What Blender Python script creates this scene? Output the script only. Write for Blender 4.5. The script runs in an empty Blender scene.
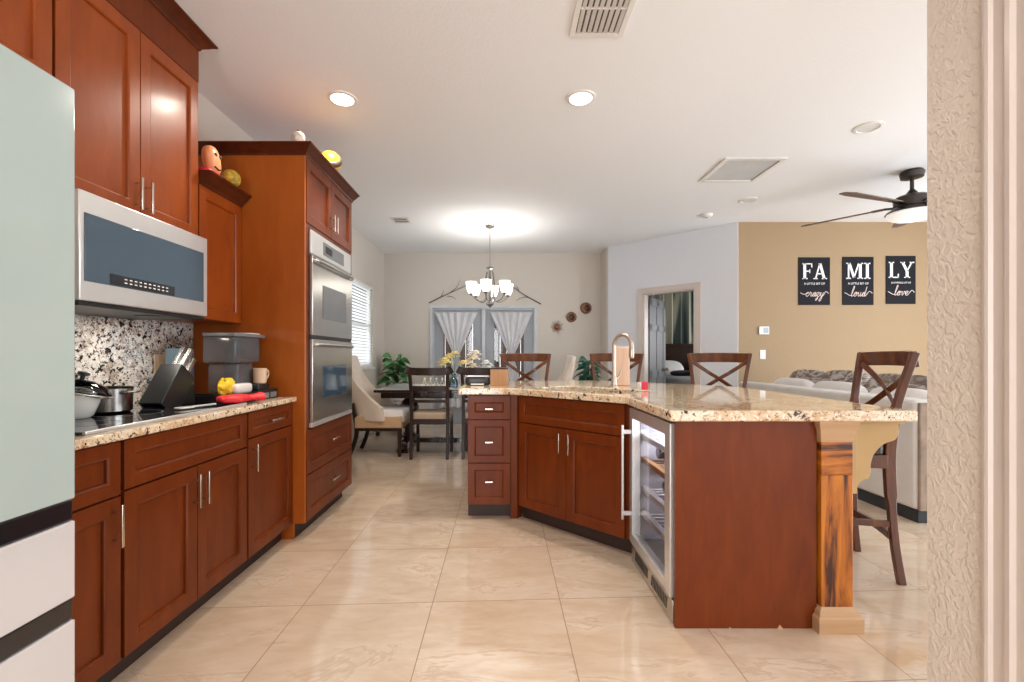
import bpy, bmesh, math, random
from mathutils import Vector, Matrix
random.seed(7)
S = bpy.context.scene
COL = S.collection
PI = math.pi
R = math.radians

# ------------------------------------------------------------------ camera
H = 1.165
cam_d = bpy.data.cameras.new('camera'); cam = bpy.data.objects.new('camera', cam_d); COL.objects.link(cam)
cam.location = (0, 0, H); cam.rotation_euler = (PI/2, 0, 0)
cam_d.sensor_width = 36; cam_d.lens = 16.0; cam_d.clip_start = 0.02
cam_d.shift_x = 10/1024; cam_d.shift_y = 15/1024
S.camera = cam

# ------------------------------------------------------------------ world, light, exposure
S.view_settings.view_transform = 'Standard'; S.view_settings.look = 'None'
S.view_settings.gamma = 1.0; S.view_settings.use_curve_mapping = False
S.view_settings.exposure = 0.36
w = bpy.data.worlds.new('daylight'); S.world = w; w.use_nodes = True
bg = w.node_tree.nodes['Background']; bg.inputs[0].default_value = (0.93, 0.97, 1.0, 1); bg.inputs[1].default_value = 2.1
try:
    S.cycles.use_denoising = True
    S.cycles.max_bounces = 10; S.cycles.diffuse_bounces = 6; S.cycles.glossy_bounces = 5
    S.cycles.transmission_bounces = 8; S.cycles.transparent_max_bounces = 12
    S.cycles.sample_clamp_indirect = 6.0; S.cycles.caustics_reflective = False; S.cycles.caustics_refractive = False
except Exception:
    pass

def area_light(name, loc, rot, sx, sy, power, color=(1, 1, 1), parent=None, shape='RECTANGLE', spread=PI):
    d = bpy.data.lights.new(name, 'AREA'); d.shape = shape; d.size = sx; d.size_y = sy
    d.energy = power; d.color = color; d.spread = spread
    o = bpy.data.objects.new(name, d); COL.objects.link(o)
    if parent: o.parent = parent
    o.location = loc; o.rotation_euler = rot
    return o
# daylight through the patio and side window openings, plus added fill from behind
area_light('patio_daylight', (6.5, 2.6, 1.35), (0, R(90), 0), 2.3, 4.0, 140, (0.84, 0.92, 1.0))
area_light('rear_fill_light', (-1.0, -2.95, 1.25), (R(90), 0, 0), 1.7, 2.0, 60, (0.97, 0.97, 1.0))  # unseen fill lamp added behind the camera
area_light('side_window_daylight', (-2.16, 6.47, 1.61), (0, R(-90), 0), 1.15, 0.95, 16, (0.92, 0.96, 1.0))

# ------------------------------------------------------------------ materials
def new_mat(name):
    m = bpy.data.materials.new(name); m.use_nodes = True
    return m, m.node_tree, m.node_tree.nodes['Principled BSDF']
def setin(b, **k):
    for n, v in k.items():
        n = n.replace('_', ' ')
        if n in b.inputs: b.inputs[n].default_value = v
def c4(c): return (c[0], c[1], c[2], 1)
def srgb(r, g, b):
    f = lambda v: ((v/255+0.055)/1.055)**2.4 if v/255 > 0.04045 else v/255/12.92
    return (f(r), f(g), f(b))
def coords(nt, scale=(1, 1, 1), rot=(0, 0, 0)):  # object coordinates
    tc = nt.nodes.new('ShaderNodeTexCoord'); mp = nt.nodes.new('ShaderNodeMapping')
    mp.inputs['Scale'].default_value = scale; mp.inputs['Rotation'].default_value = rot
    nt.links.new(tc.outputs['Object'], mp.inputs[0]); return mp.outputs[0]
def noise(nt, vec, scale, detail=3, rough=0.5, dist=0):
    n = nt.nodes.new('ShaderNodeTexNoise'); n.inputs['Scale'].default_value = scale
    n.inputs['Detail'].default_value = detail; n.inputs['Roughness'].default_value = rough
    n.inputs['Distortion'].default_value = dist
    nt.links.new(vec, n.inputs['Vector']); return n.outputs['Fac']
def ramp(nt, fac, stops, interp='LINEAR'):
    r = nt.nodes.new('ShaderNodeValToRGB'); e = r.color_ramp; e.interpolation = interp
    while len(e.elements) < len(stops): e.elements.new(0.5)
    for el, (p, c) in zip(e.elements, stops): el.position = p; el.color = c4(c)
    nt.links.new(fac, r.inputs[0]); return r.outputs[0]
def mixc(nt, fac, a, b, blend='MIX'):
    m = nt.nodes.new('ShaderNodeMix'); m.data_type = 'RGBA'; m.blend_type = blend
    for s, v in ((m.inputs[0], fac), (m.inputs[6], a), (m.inputs[7], b)):
        if hasattr(v, 'links'): nt.links.new(v, s)
        elif isinstance(v, tuple): s.default_value = c4(v)
        else: s.default_value = v
    return m.outputs[2]
def bump(nt, b, h, strength, dist=0.01):
    n = nt.nodes.new('ShaderNodeBump'); n.inputs['Strength'].default_value = strength; n.inputs['Distance'].default_value = dist
    nt.links.new(h, n.inputs['Height']); nt.links.new(n.outputs[0], b.inputs['Normal'])
def plain(name, col, rough=0.5, metal=0.0, coat=0.0, vary=0.06, vscale=6, bmp=0, bscale=60, **k):
    m, nt, b = new_mat(name)
    v = coords(nt); f = noise(nt, v, vscale, 3)
    lo = tuple(x*(1-vary) for x in col); hi = tuple(min(1, x*(1+vary)) for x in col)
    nt.links.new(ramp(nt, f, [(0.3, lo), (0.7, hi)]), b.inputs['Base Color'])
    setin(b, Roughness=rough, Metallic=metal, Coat_Weight=coat, Coat_Roughness=0.08, **k)
    if bmp: bump(nt, b, noise(nt, v, bscale, 2), bmp)
    return m
def wood(name, dark, mid, light, scale=(14, 14, 0.9), rough=0.32, coat=0.35, detail=4, contrast=1.0, spec=0.5, coat_rough=0.12):
    m, nt, b = new_mat(name)
    v = coords(nt, scale); f = noise(nt, v, 2.2, detail, 0.6, 0.6)
    v2 = coords(nt, (1.2, 1.2, 0.8)); f2 = noise(nt, v2, 2.0, 2)
    c = ramp(nt, f, [(0.5-0.22/contrast, dark), (0.5, mid), (0.5+0.25/contrast, light)])
    c = mixc(nt, ramp(nt, f2, [(0.35, (0, 0, 0)), (0.7, (0.35, 0.35, 0.35))]), c, dark)
    nt.links.new(c, b.inputs['Base Color'])
    setin(b, Roughness=rough, Coat_Weight=coat, Coat_Roughness=coat_rough, Specular_IOR_Level=spec)
    return m
def emit(name, col, strength, base=(0.9, 0.9, 0.9)):
    m, nt, b = new_mat(name)
    setin(b, Base_Color=c4(base), Roughness=0.4, Emission_Color=c4(col), Emission_Strength=strength)
    return m

cherry = wood('cherry cabinet wood', (0.115, 0.020, 0.0028), (0.150, 0.028, 0.0038), (0.190, 0.038, 0.0052), scale=(7, 7, 1.6), contrast=0.9, rough=0.36, coat=0.06, coat_rough=0.10, spec=0.22)
cherry_base = cherry
cherry_warm_lit = wood('warm-lit cherry wall cabinet wood', (0.23, 0.041, 0.0045), (0.29, 0.056, 0.0060), (0.35, 0.074, 0.0080), scale=(7, 7, 1.6), contrast=0.9, rough=0.34, coat=0.14, coat_rough=0.14, spec=0.35)  # same cherry, warm lamp light painted into its colour
warm_lit_side = wood('orange cherry veneer', (0.36, 0.085, 0.0090), (0.42, 0.105, 0.0120), (0.48, 0.130, 0.0160), scale=(5, 5, 1.2), contrast=0.8, rough=0.4, coat=0.08, coat_rough=0.2, spec=0.3)  # cherry of the tower side with warm light put into the colour
cherry_trim = wood('dark cherry moulding', (0.060, 0.012, 0.004), (0.090, 0.019, 0.006), (0.12, 0.028, 0.009), scale=(7, 7, 1.6), rough=0.34, coat=0.12, spec=0.25)
toe_m = plain('dark toe kick', (0.035, 0.016, 0.012), 0.5)
espresso = wood('espresso wood', (0.016, 0.007, 0.004), (0.028, 0.012, 0.007), (0.042, 0.018, 0.010), rough=0.4, coat=0.05, spec=0.25)
stool_wood = wood('walnut stool wood', (0.055, 0.014, 0.004), (0.105, 0.029, 0.009), (0.19, 0.058, 0.016), scale=(9, 9, 1.2), rough=0.28, coat=0.2, spec=0.4)
table_wood = wood('dark table wood', (0.018, 0.010, 0.007), (0.032, 0.018, 0.012), (0.05, 0.028, 0.018), rough=0.2, coat=0.7)
tiger = wood('tiger grained post wood', (0.045, 0.009, 0.002), (0.38, 0.105, 0.008), (0.58, 0.19, 0.018), scale=(11, 11, 1.1), contrast=1.7, rough=0.3, coat=0.25, spec=0.3)
tiger_h = wood('tiger grained wood laid flat', (0.045, 0.009, 0.002), (0.38, 0.105, 0.008), (0.58, 0.19, 0.018), scale=(1.2, 1.2, 10), contrast=1.7, rough=0.3, coat=0.25, spec=0.3)
pine = wood('raw pine moulding', (0.42, 0.25, 0.125), (0.50, 0.31, 0.17), (0.58, 0.38, 0.22), scale=(1.0, 1.0, 16), rough=0.6, coat=0, contrast=0.8)
mdf = plain('cream painted corbel', (0.46, 0.30, 0.13), 0.55)
boxwood = wood('light brown box wood', (0.32, 0.16, 0.06), (0.42, 0.22, 0.09), (0.52, 0.29, 0.13), scale=(12, 12, 1), rough=0.5, coat=0)
paleboard = wood('pale board wood', (0.58, 0.38, 0.26), (0.66, 0.45, 0.32), (0.74, 0.53, 0.39), scale=(12, 12, 1), rough=0.5, coat=0)
steel = plain('brushed stainless steel', (0.62, 0.61, 0.59), 0.24, 1.0, vary=0.04)
steel_white = plain('pale stainless trim', (0.80, 0.80, 0.79), 0.34, 0.75, vary=0.03)
nickel = plain('brushed nickel', (0.74, 0.68, 0.60), 0.22, 1.0, vary=0.03)
bronze_n = plain('warm nickel faucet', (0.46, 0.38, 0.31), 0.33, 1.0)
darkglass = plain('dark blue appliance glass', (0.045, 0.085, 0.125), 0.07, 0.0, coat=0.6, vary=0.03, Specular_IOR_Level=0.9)
blackglass = plain('black glass', (0.012, 0.012, 0.014), 0.05, coat=0.5)
blackplastic = plain('black plastic', (0.014, 0.014, 0.015), 0.35)
greyplastic = plain('grey plastic', (0.16, 0.17, 0.18), 0.4)
fr_mint = plain('mint glass panel', srgb(174, 190, 188), 0.12, coat=0.6, vary=0.01)
fr_white = plain('white glass panel', srgb(206, 203, 204), 0.12, coat=0.6, vary=0.01)
fr_side = plain('grey fridge side', (0.25, 0.26, 0.27), 0.4)
white_paint = plain('white trim paint', (0.80, 0.79, 0.77), 0.4, vary=0.02)
casing_paint = plain('beige casing paint', srgb(208, 197, 190), 0.35, vary=0.02)
door_grey = plain('grey painted door', srgb(120, 128, 136), 0.45, vary=0.03)
frame_blue = plain('blue grey door paint', srgb(160, 165, 172), 0.4, vary=0.03)
bed_door = plain('taupe panelled door', (0.13, 0.13, 0.14), 0.45, vary=0.03)
white_cer = plain('white ceramic', (0.82, 0.80, 0.76), 0.15, coat=0.4, vary=0.02)
beige_cer = plain('beige ceramic', (0.68, 0.50, 0.36), 0.3, vary=0.03)
red_sil = plain('red silicone', (0.75, 0.018, 0.03), 0.42, vary=0.05)
red_m = plain('red card', (0.65, 0.02, 0.05), 0.4)
cream_fab = plain('cream linen', (0.66, 0.57, 0.48), 0.9, vary=0.05, bmp=0.2, bscale=300, Sheen_Weight=0.3)
tan_fab = plain('tan linen', (0.55, 0.36, 0.21), 0.9, vary=0.05, bmp=0.2, bscale=300)
seat_fab = plain('beige seat fabric', (0.52, 0.40, 0.29), 0.85, vary=0.06, bmp=0.2, bscale=300)
sofa_fab = plain('pale grey sofa fabric', (0.66, 0.64, 0.62), 0.9, vary=0.05, bmp=0.3, bscale=90)
sofa_side = plain('taupe sofa side fabric', (0.30, 0.23, 0.18), 0.9, vary=0.22, vscale=14)
cushion_w = plain('white cushion', (0.78, 0.75, 0.73), 0.9, vary=0.04)
leather = plain('black seat leather', (0.022, 0.018, 0.018), 0.32)
pewter = plain('pewter metal', (.22, .21, .20), .35, .8)
bronze = plain('oil rubbed bronze', (0.055, 0.045, 0.040), 0.35, 0.7, vary=0.1)
blade_m = wood('weathered fan blade', (0.10, 0.065, 0.05), (0.15, 0.10, 0.08), (0.20, 0.14, 0.11), rough=0.5, coat=0)
copper = plain('aged copper', (0.22, 0.10, 0.06), 0.4, 0.8, vary=0.3, vscale=30)
twig_m = plain('brown metal twig', (0.09, 0.06, 0.045), 0.5, 0.3)
leaf_m = plain('green leaf', (0.085, 0.27, 0.085), 0.4, vary=0.4, vscale=10)
leaf_t = plain('teal green leaf', (0.035, 0.18, 0.115), 0.4, vary=0.4, vscale=10)
pot_m = plain('pale grey planter', (0.55, 0.55, 0.53), 0.6)
pot_b = plain('blue glazed planter', (0.18, 0.32, 0.36), 0.2, coat=0.4)
yel = plain('yellow petals', (0.92, 0.74, 0.32), 0.6, vary=0.15, vscale=20)
ivory = plain('ivory petals', (0.88, 0.78, 0.62), 0.6, vary=0.1, vscale=20)
white_p = plain('white petals', (0.88, 0.87, 0.85), 0.6, vary=0.03)
sign_black = plain('black sign board', (0.012, 0.012, 0.016), 0.7, Specular_IOR_Level=0.15)
sign_white = plain('white sign lettering', (0.85, 0.84, 0.83), 0.5, vary=0.01)
sign_rose = plain('pale rose script lettering', (0.75, 0.62, 0.58), 0.5, vary=0.01)
orange_m = plain('peach ceramic', (0.85, 0.33, 0.14), 0.4, vary=0.1)
gourd_m = plain('mustard textured ball', (0.50, 0.33, 0.03), 0.5, vary=0.4, vscale=50, bmp=0.6, bscale=60)
yellow_m = plain('yellow glaze', (0.85, 0.50, 0.03), 0.3, vary=0.1)
shell_m = plain('mottled shell', (0.62, 0.55, 0.47), 0.5, vary=0.5, vscale=30)
yellow_bag = plain('yellow snack bag', (0.85, 0.62, 0.03), 0.35, vary=0.1, vscale=20)
blue_bottle = plain('slate blue carton', (0.17, 0.26, 0.33), 0.4)
fence_m = wood('brown fence board', (0.07, 0.045, 0.035), (0.11, 0.07, 0.055), (0.16, 0.11, 0.085), rough=0.8, coat=0)
patio_m = plain('patio concrete', (0.35, 0.33, 0.30), 0.9)
linen_g = plain('grey bed linen', (0.42, 0.41, 0.41), 0.9)
brass_knob = plain('satin knob', (0.6, 0.5, 0.4), 0.3, 1.0)

def glass(name, col=(1, 1, 1), rough=0.0, alpha=None, trans=1.0, ior=1.45):
    m, nt, b = new_mat(name)
    setin(b, Base_Color=c4(col), Roughness=rough, Transmission_Weight=trans, IOR=ior)
    if alpha is not None: setin(b, Alpha=alpha)
    return m
def thin_glass(name, tint, refl=1.0):
    m, nt, b = new_mat(name)
    out = nt.nodes['Material Output']
    t = nt.nodes.new('ShaderNodeBsdfTransparent'); t.inputs[0].default_value = c4(tint)
    g = nt.nodes.new('ShaderNodeBsdfGlossy'); g.inputs['Roughness'].default_value = 0.03
    fr = nt.nodes.new('ShaderNodeFresnel'); fr.inputs[0].default_value = 1.5
    mx = nt.nodes.new('ShaderNodeMixShader')
    mu = nt.nodes.new('ShaderNodeMath'); mu.operation = 'MULTIPLY'; mu.inputs[1].default_value = refl
    nt.links.new(fr.outputs[0], mu.inputs[0]); nt.links.new(mu.outputs[0], mx.inputs[0]); nt.links.new(t.outputs[0], mx.inputs[1]); nt.links.new(g.outputs[0], mx.inputs[2])
    nt.links.new(mx.outputs[0], out.inputs[0]); return m
pane_m = thin_glass('window glass', (0.97, 0.98, 0.98))
cooler_glass = thin_glass('cooler door glass', (0.90, 0.89, 0.89), 0.35)
smoke_tank = plain('smoky clear tank', (0.13, 0.14, 0.155), 0.12, Alpha=0.55)
lid_glass = thin_glass('lid glass', (0.75, 0.82, 0.86))
vase_glass = thin_glass('pale blue vase glass', (0.72, 0.82, 0.90))

def sheer_mat():
    m, nt, b = new_mat('sheer curtain cloth')
    out = nt.nodes['Material Output']
    setin(b, Base_Color=c4((0.80, 0.80, 0.82)), Roughness=0.9)
    tl = nt.nodes.new('ShaderNodeBsdfTranslucent'); tl.inputs[0].default_value = (0.8, 0.81, 0.84, 1)
    mx = nt.nodes.new('ShaderNodeMixShader'); mx.inputs[0].default_value = 0.22
    nt.links.new(b.outputs[0], mx.inputs[1]); nt.links.new(tl.outputs[0], mx.inputs[2]); nt.links.new(mx.outputs[0], out.inputs[0])
    return m
sheer = sheer_mat()
def blind_mat():
    m, nt, b = new_mat('white blind slat')
    out = nt.nodes['Material Output']
    setin(b, Base_Color=c4((0.85, 0.85, 0.84)), Roughness=0.5)
    tl = nt.nodes.new('ShaderNodeBsdfTranslucent'); tl.inputs[0].default_value = (0.9, 0.9, 0.9, 1)
    mx = nt.nodes.new('ShaderNodeMixShader'); mx.inputs[0].default_value = 0.5
    nt.links.new(b.outputs[0], mx.inputs[1]); nt.links.new(tl.outputs[0], mx.inputs[2]); nt.links.new(mx.outputs[0], out.inputs[0])
    return m
blind_m = blind_mat()

def wall_mat(name, col, bscale=45, strength=0.15, rough=0.75, dist=0.004):
    m, nt, b = new_mat(name)
    v = coords(nt)
    setin(b, Base_Color=c4(col), Roughness=rough)
    f = noise(nt, v, bscale, 3, 0.55)
    f2 = ramp(nt, f, [(0.45, (0, 0, 0)), (0.6, (1, 1, 1))])
    bump(nt, b, f2, strength, dist); return m
wall_greige = wall_mat('greige wall paint', srgb(208, 200, 190))
wall_white = wall_mat('cool white wall paint', srgb(222, 225, 231))
wall_tan = wall_mat('tan accent wall paint', srgb(158, 134, 103))
ceil_m = wall_mat('white ceiling paint', srgb(240, 243, 247), 60, 0.12)
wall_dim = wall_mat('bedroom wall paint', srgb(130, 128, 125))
def knock_mat():
    m, nt, b = new_mat('knockdown textured wall')
    v = coords(nt, (1, 1, 0.8), (0.5, 0, 0)); setin(b, Base_Color=c4(srgb(208, 196, 184)), Roughness=0.38)
    f = noise(nt, v, 75, 3, 0.5, 0.8)
    h = ramp(nt, f, [(0.44, (0, 0, 0)), (0.60, (1, 1, 1)), (0.75, (0.85, 0.85, 0.85))])
    bump(nt, b, h, 0.42, 0.005); return m
wall_knock = knock_mat()

def floor_mat():
    m, nt, b = new_mat('polished beige porcelain tile')
    N = nt.nodes; L = nt.links
    tc = N.new('ShaderNodeTexCoord'); sp = N.new('ShaderNodeSeparateXYZ'); L.new(tc.outputs['Object'], sp.inputs[0])
    def mt(op, a, bb=None, c=None):
        n = N.new('ShaderNodeMath'); n.operation = op
        for i, v in enumerate((a, bb, c)):
            if v is None: continue
            if hasattr(v, 'links'): L.new(v, n.inputs[i])
            else: n.inputs[i].default_value = v
        return n.outputs[0]
    T = 0.603
    u = mt('DIVIDE', mt('ADD', sp.outputs[0], 0.327 + T*20), T)
    vy = mt('SUBTRACT', sp.outputs[1], mt('MULTIPLY', sp.outputs[0], 0.048))
    v = mt('DIVIDE', mt('ADD', vy, -2.17 + T*20), T)
    fu = mt('ABSOLUTE', mt('SUBTRACT', mt('FRACT', u), 0.5)); fv = mt('ABSOLUTE', mt('SUBTRACT', mt('FRACT', v), 0.5))
    g = mt('GREATER_THAN', mt('MAXIMUM', fu, fv), 0.5 - 0.0032)
    cell = N.new('ShaderNodeCombineXYZ'); L.new(mt('FLOOR', u), cell.inputs[0]); L.new(mt('FLOOR', v), cell.inputs[1])
    wn = N.new('ShaderNodeTexWhiteNoise'); L.new(cell.outputs[0], wn.inputs['Vector'])
    off = N.new('ShaderNodeVectorMath'); off.operation = 'MULTIPLY_ADD'
    L.new(wn.outputs['Color'], off.inputs[0]); off.inputs[1].default_value = (9, 9, 9); L.new(tc.outputs['Object'], off.inputs[2])
    mp = N.new('ShaderNodeMapping'); mp.inputs['Scale'].default_value = (1.0, 2.4, 1); mp.inputs['Rotation'].default_value = (0, 0, -0.5)
    L.new(off.outputs[0], mp.inputs[0])
    f1 = noise(nt, mp.outputs[0], 1.6, 5, 0.62, 0.5)
    f2 = noise(nt, mp.outputs[0], 5.0, 4, 0.6, 0.5)
    base = ramp(nt, f1, [(0.30, srgb(206, 180, 152)), (0.48, srgb(216, 194, 170)), (0.60, srgb(224, 206, 186)), (0.72, srgb(206, 174, 140))])
    vein = ramp(nt, f1, [(0.555, (0, 0, 0)), (0.575, (0.5, 0.5, 0.5)), (0.60, (0, 0, 0))])
    base = mixc(nt, vein, base, srgb(188, 152, 118))
    base = mixc(nt, ramp(nt, f2, [(0.45, (0, 0, 0)), (0.7, (0.5, 0.5, 0.5))]), base, srgb(194, 164, 134))
    tint = mixc(nt, mt('MULTIPLY', wn.outputs['Value'], 0.25), base, srgb(212, 194, 174))
    col = mixc(nt, g, tint, srgb(150, 120, 95))
    L.new(col, b.inputs['Base Color'])
    rr = mixc(nt, g, (0.075, 0.075, 0.075), (0.6, 0.6, 0.6)); L.new(rr, b.inputs['Roughness'])
    setin(b, Coat_Weight=0.4, Coat_Roughness=0.015, Specular_IOR_Level=0.6)
    return m
floor_m = floor_mat()

def granite(name, base_stops, spot_cols, spot_scale=38, thr=0.30, rough=0.07):
    m, nt, b = new_mat(name)
    v = coords(nt)
    f = noise(nt, v, 4.0, 4, 0.6, 0.6)
    base = ramp(nt, f, base_stops)
    c = base
    for k, (sc, col, t0, t1, msk) in enumerate(spot_cols):
        mp = coords(nt, (1, 1, 1), (k*0.7, k*1.1, k*0.4))
        n = noise(nt, mp, sc, 3, 0.65, 0.4)
        fac = ramp(nt, n, [(t0, (0, 0, 0)), (t1, (msk, msk, msk))])
        c = mixc(nt, fac, c, col)
    nt.links.new(c, b.inputs['Base Color']); setin(b, Roughness=rough, Coat_Weight=0.12, Coat_Roughness=0.02, Specular_IOR_Level=0.5)
    return m
gran_island = granite('cream granite', [(0.30, srgb(206, 172, 132)), (0.5, srgb(226, 204, 172)), (0.7, srgb(232, 220, 200))],
    [(14, srgb(190, 138, 84), 0.54, 0.64, 0.75), (60, srgb(240, 232, 218), 0.53, 0.62, 0.7), (26, srgb(50, 30, 20), 0.615, 0.637, 1.0), (46, srgb(72, 44, 30), 0.620, 0.65, 0.9), (85, srgb(120, 80, 52), 0.58, 0.64, 0.85)])
gran_splash = granite('speckled grey granite', [(0.35, srgb(196, 186, 178)), (0.5, srgb(222, 214, 206)), (0.65, srgb(186, 186, 190))],
    [(16, srgb(158, 140, 128), 0.52, 0.60, 0.8), (30, srgb(40, 32, 30), 0.555, 0.58, 1.0), (60, srgb(66, 54, 50), 0.56, 0.60, 1.0), (50, srgb(240, 236, 230), 0.56, 0.61, 0.8)])

def pattern_mat():
    m, nt, b = new_mat('taupe marbled cushion cloth'); v = coords(nt, (1, 1, 2))
    f = noise(nt, v, 7, 2, 0.5, 1.5)
    nt.links.new(ramp(nt, f, [(0.35, (0.16, 0.12, 0.10)), (0.48, (0.30, 0.25, 0.22)), (0.56, (0.62, 0.58, 0.55)), (0.66, (0.22, 0.17, 0.14))]), b.inputs['Base Color'])
    setin(b, Roughness=0.9); return m
pattern = pattern_mat()
def stripe_mat():
    m, nt, b = new_mat('striped green curtain cloth'); tc = nt.nodes.new('ShaderNodeTexCoord')
    sp = nt.nodes.new('ShaderNodeSeparateXYZ'); nt.links.new(tc.outputs['Object'], sp.inputs[0])
    f = noise(nt, coords(nt, (1, 0.05, 0.05)), 3.4, 1)
    nt.links.new(ramp(nt, f, [(0.38, (0.05, 0.09, 0.08)), (0.46, (0.10, 0.15, 0.13)), (0.50, (0.55, 0.52, 0.40)), (0.56, (0.50, 0.50, 0.40)), (0.60, (0.09, 0.12, 0.11))]), b.inputs['Base Color'])
    setin(b, Roughness=0.9); return m
stripe = stripe_mat()

# ------------------------------------------------------------------ mesh builder
class MB:
    def __init__(s, M=None): s.v = []; s.f = []; s.M = M or Matrix()
    def add(s, vs, fs):
        n = len(s.v); s.v += [s.M @ Vector(p) for p in vs]; s.f += [tuple(n+i for i in f) for f in fs]; return s
    def box(s, x0, x1, y0, y1, z0, z1):
        v = [(x, y, z) for z in (z0, z1) for y in (y0, y1) for x in (x0, x1)]
        return s.add(v, [(0, 2, 3, 1), (4, 5, 7, 6), (0, 1, 5, 4), (2, 6, 7, 3), (0, 4, 6, 2), (1, 3, 7, 5)])
    def hexa(s, b4, t4):
        return s.add(list(b4)+list(t4), [(3, 2, 1, 0), (4, 5, 6, 7), (0, 1, 5, 4), (1, 2, 6, 5), (2, 3, 7, 6), (3, 0, 4, 7)])
    def prism(s, poly, a, b, axis='z'):
        def P(p, t):
            return {'z': (p[0], p[1], t), 'y': (p[0], t, p[1]), 'x': (t, p[0], p[1])}[axis]
        n = len(poly); v = [P(p, a) for p in poly] + [P(p, b) for p in poly]
        f = [tuple(range(n))[::-1], tuple(range(n, 2*n))] + [(i, (i+1) % n, n+(i+1) % n, n+i) for i in range(n)]
        return s.add(v, f)
    def lathe(s, prof, c=(0, 0, 0), seg=24, cap=True, a0=0, a1=2*PI):
        full = abs(a1-a0-2*PI) < 1e-6; m = seg if full else seg+1
        v = []; f = []
        for r, z in prof:
            for k in range(m):
                a = a0+(a1-a0)*k/seg; v.append((c[0]+r*math.cos(a), c[1]+r*math.sin(a), c[2]+z))
        for i in range(len(prof)-1):
            for k in range(seg):
                k2 = (k+1) % m; f.append((i*m+k, i*m+k2, (i+1)*m+k2, (i+1)*m+k))
        if cap and full:
            if prof[0][0] > 1e-5: f.append(tuple(range(m))[::-1])
            if prof[-1][0] > 1e-5: f.append(tuple((len(prof)-1)*m+k for k in range(m)))
        return s.add(v, f)
    def tube(s, pts, r, seg=10, cap=True):
        pts = [Vector(p) for p in pts]; rs = r if isinstance(r, (list, tuple)) else [r]*len(pts)
        v = []; f = []; up = None
        for i, p in enumerate(pts):
            t = (pts[min(i+1, len(pts)-1)]-pts[max(i-1, 0)]).normalized()
            if up is None:
                up = Vector((0, 0, 1)) if abs(t.z) < 0.9 else Vector((1, 0, 0))
            u = (up - t*up.dot(t)).normalized(); w_ = t.cross(u); up = u
            for k in range(seg):
                a = 2*PI*k/seg; v.append(p + (u*math.cos(a)+w_*math.sin(a))*rs[i])
        for i in range(len(pts)-1):
            for k in range(seg): f.append((i*seg+k, i*seg+(k+1) % seg, (i+1)*seg+(k+1) % seg, (i+1)*seg+k))
        if cap: f += [tuple(range(seg))[::-1], tuple((len(pts)-1)*seg+k for k in range(seg))]
        return s.add(v, f)
    def sweep(s, pts, w_, d_, side=(1, 0, 0)):
        pts = [Vector(p) for p in pts]; v = []; f = []
        ws = w_ if isinstance(w_, (list, tuple)) else [w_]*len(pts); ds = d_ if isinstance(d_, (list, tuple)) else [d_]*len(pts)
        sd = Vector(side)
        for i, p in enumerate(pts):
            t = (pts[min(i+1, len(pts)-1)]-pts[max(i-1, 0)]).normalized()
            u = (sd - t*sd.dot(t)).normalized(); q = t.cross(u)
            for a, b in ((-1, -1), (1, -1), (1, 1), (-1, 1)): v.append(p+u*a*ws[i]/2+q*b*ds[i]/2)
        for i in range(len(pts)-1):
            for k in range(4): f.append((i*4+k, i*4+(k+1) % 4, (i+1)*4+(k+1) % 4, (i+1)*4+k))
        n = (len(pts)-1)*4; f += [(3, 2, 1, 0), (n, n+1, n+2, n+3)]
        return s.add(v, f)
    def ball(s, c, r, seg=16, rings=10, sq=(1, 1, 1), pw=1.0):
        v = []; f = []
        e = lambda x: math.copysign(abs(x)**pw, x)
        for i in range(rings+1):
            t = PI*i/rings
            for k in range(seg):
                a = 2*PI*k/seg
                v.append((c[0]+r*sq[0]*e(math.sin(t))*e(math.cos(a)), c[1]+r*sq[1]*e(math.sin(t))*e(math.sin(a)), c[2]+r*sq[2]*e(math.cos(t))))
        for i in range(rings):
            for k in range(seg): f.append((i*seg+k, i*seg+(k+1) % seg, (i+1)*seg+(k+1) % seg, (i+1)*seg+k))
        return s.add(v, f)
    def rbox(s, x0, x1, y0, y1, z0, z1, pw=0.35, seg=24, rings=14):
        return s.ball(((x0+x1)/2, (y0+y1)/2, (z0+z1)/2), 1, seg, rings, ((x1-x0)/2, (y1-y0)/2, (z1-z0)/2), pw)
    def grid(s, fn, nu, nv, thick=None):
        v = [fn(i/nu, j/nv) for j in range(nv+1) for i in range(nu+1)]
        f = [(j*(nu+1)+i, j*(nu+1)+i+1, (j+1)*(nu+1)+i+1, (j+1)*(nu+1)+i) for j in range(nv) for i in range(nu)]
        return s.add(v, f)
    def shaker(s, x0, x1, z0, z1, y=0.0, t=0.022, rail=0.057, rec=0.014, lip=0.007):
        """framed panel facing -y: raised frame, sloped lip, recessed field"""
        o = [(x0, z0), (x1, z0), (x1, z1), (x0, z1)]
        i1 = [(x0+rail, z0+rail), (x1-rail, z0+rail), (x1-rail, z1-rail), (x0+rail, z1-rail)]
        i2 = [(x0+rail+lip, z0+rail+lip), (x1-rail-lip, z0+rail+lip), (x1-rail-lip, z1-rail-lip), (x0+rail+lip, z1-rail-lip)]
        i3 = [(a+0.002*(1 if k in (0, 3) else -1), b+0.002*(1 if k < 2 else -1)) for k, (a, b) in enumerate(i2)]
        v = [(a, y, b) for a, b in o]+[(a, y, b) for a, b in i1]+[(a, y+0.004, b) for a, b in i2]+[(a, y+rec, b) for a, b in i3]+[(a, y+t, b) for a, b in o]
        f = []
        for L0 in (0, 4, 8):
            for k in range(4): f.append((L0+k, L0+(k+1) % 4, L0+4+(k+1) % 4, L0+4+k))
        f.append((12, 13, 14, 15)); f.append((19, 18, 17, 16))
        for k in range(4): f.append((k, 16+k, 16+(k+1) % 4, (k+1) % 4))
        return s.add(v, f)
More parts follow.
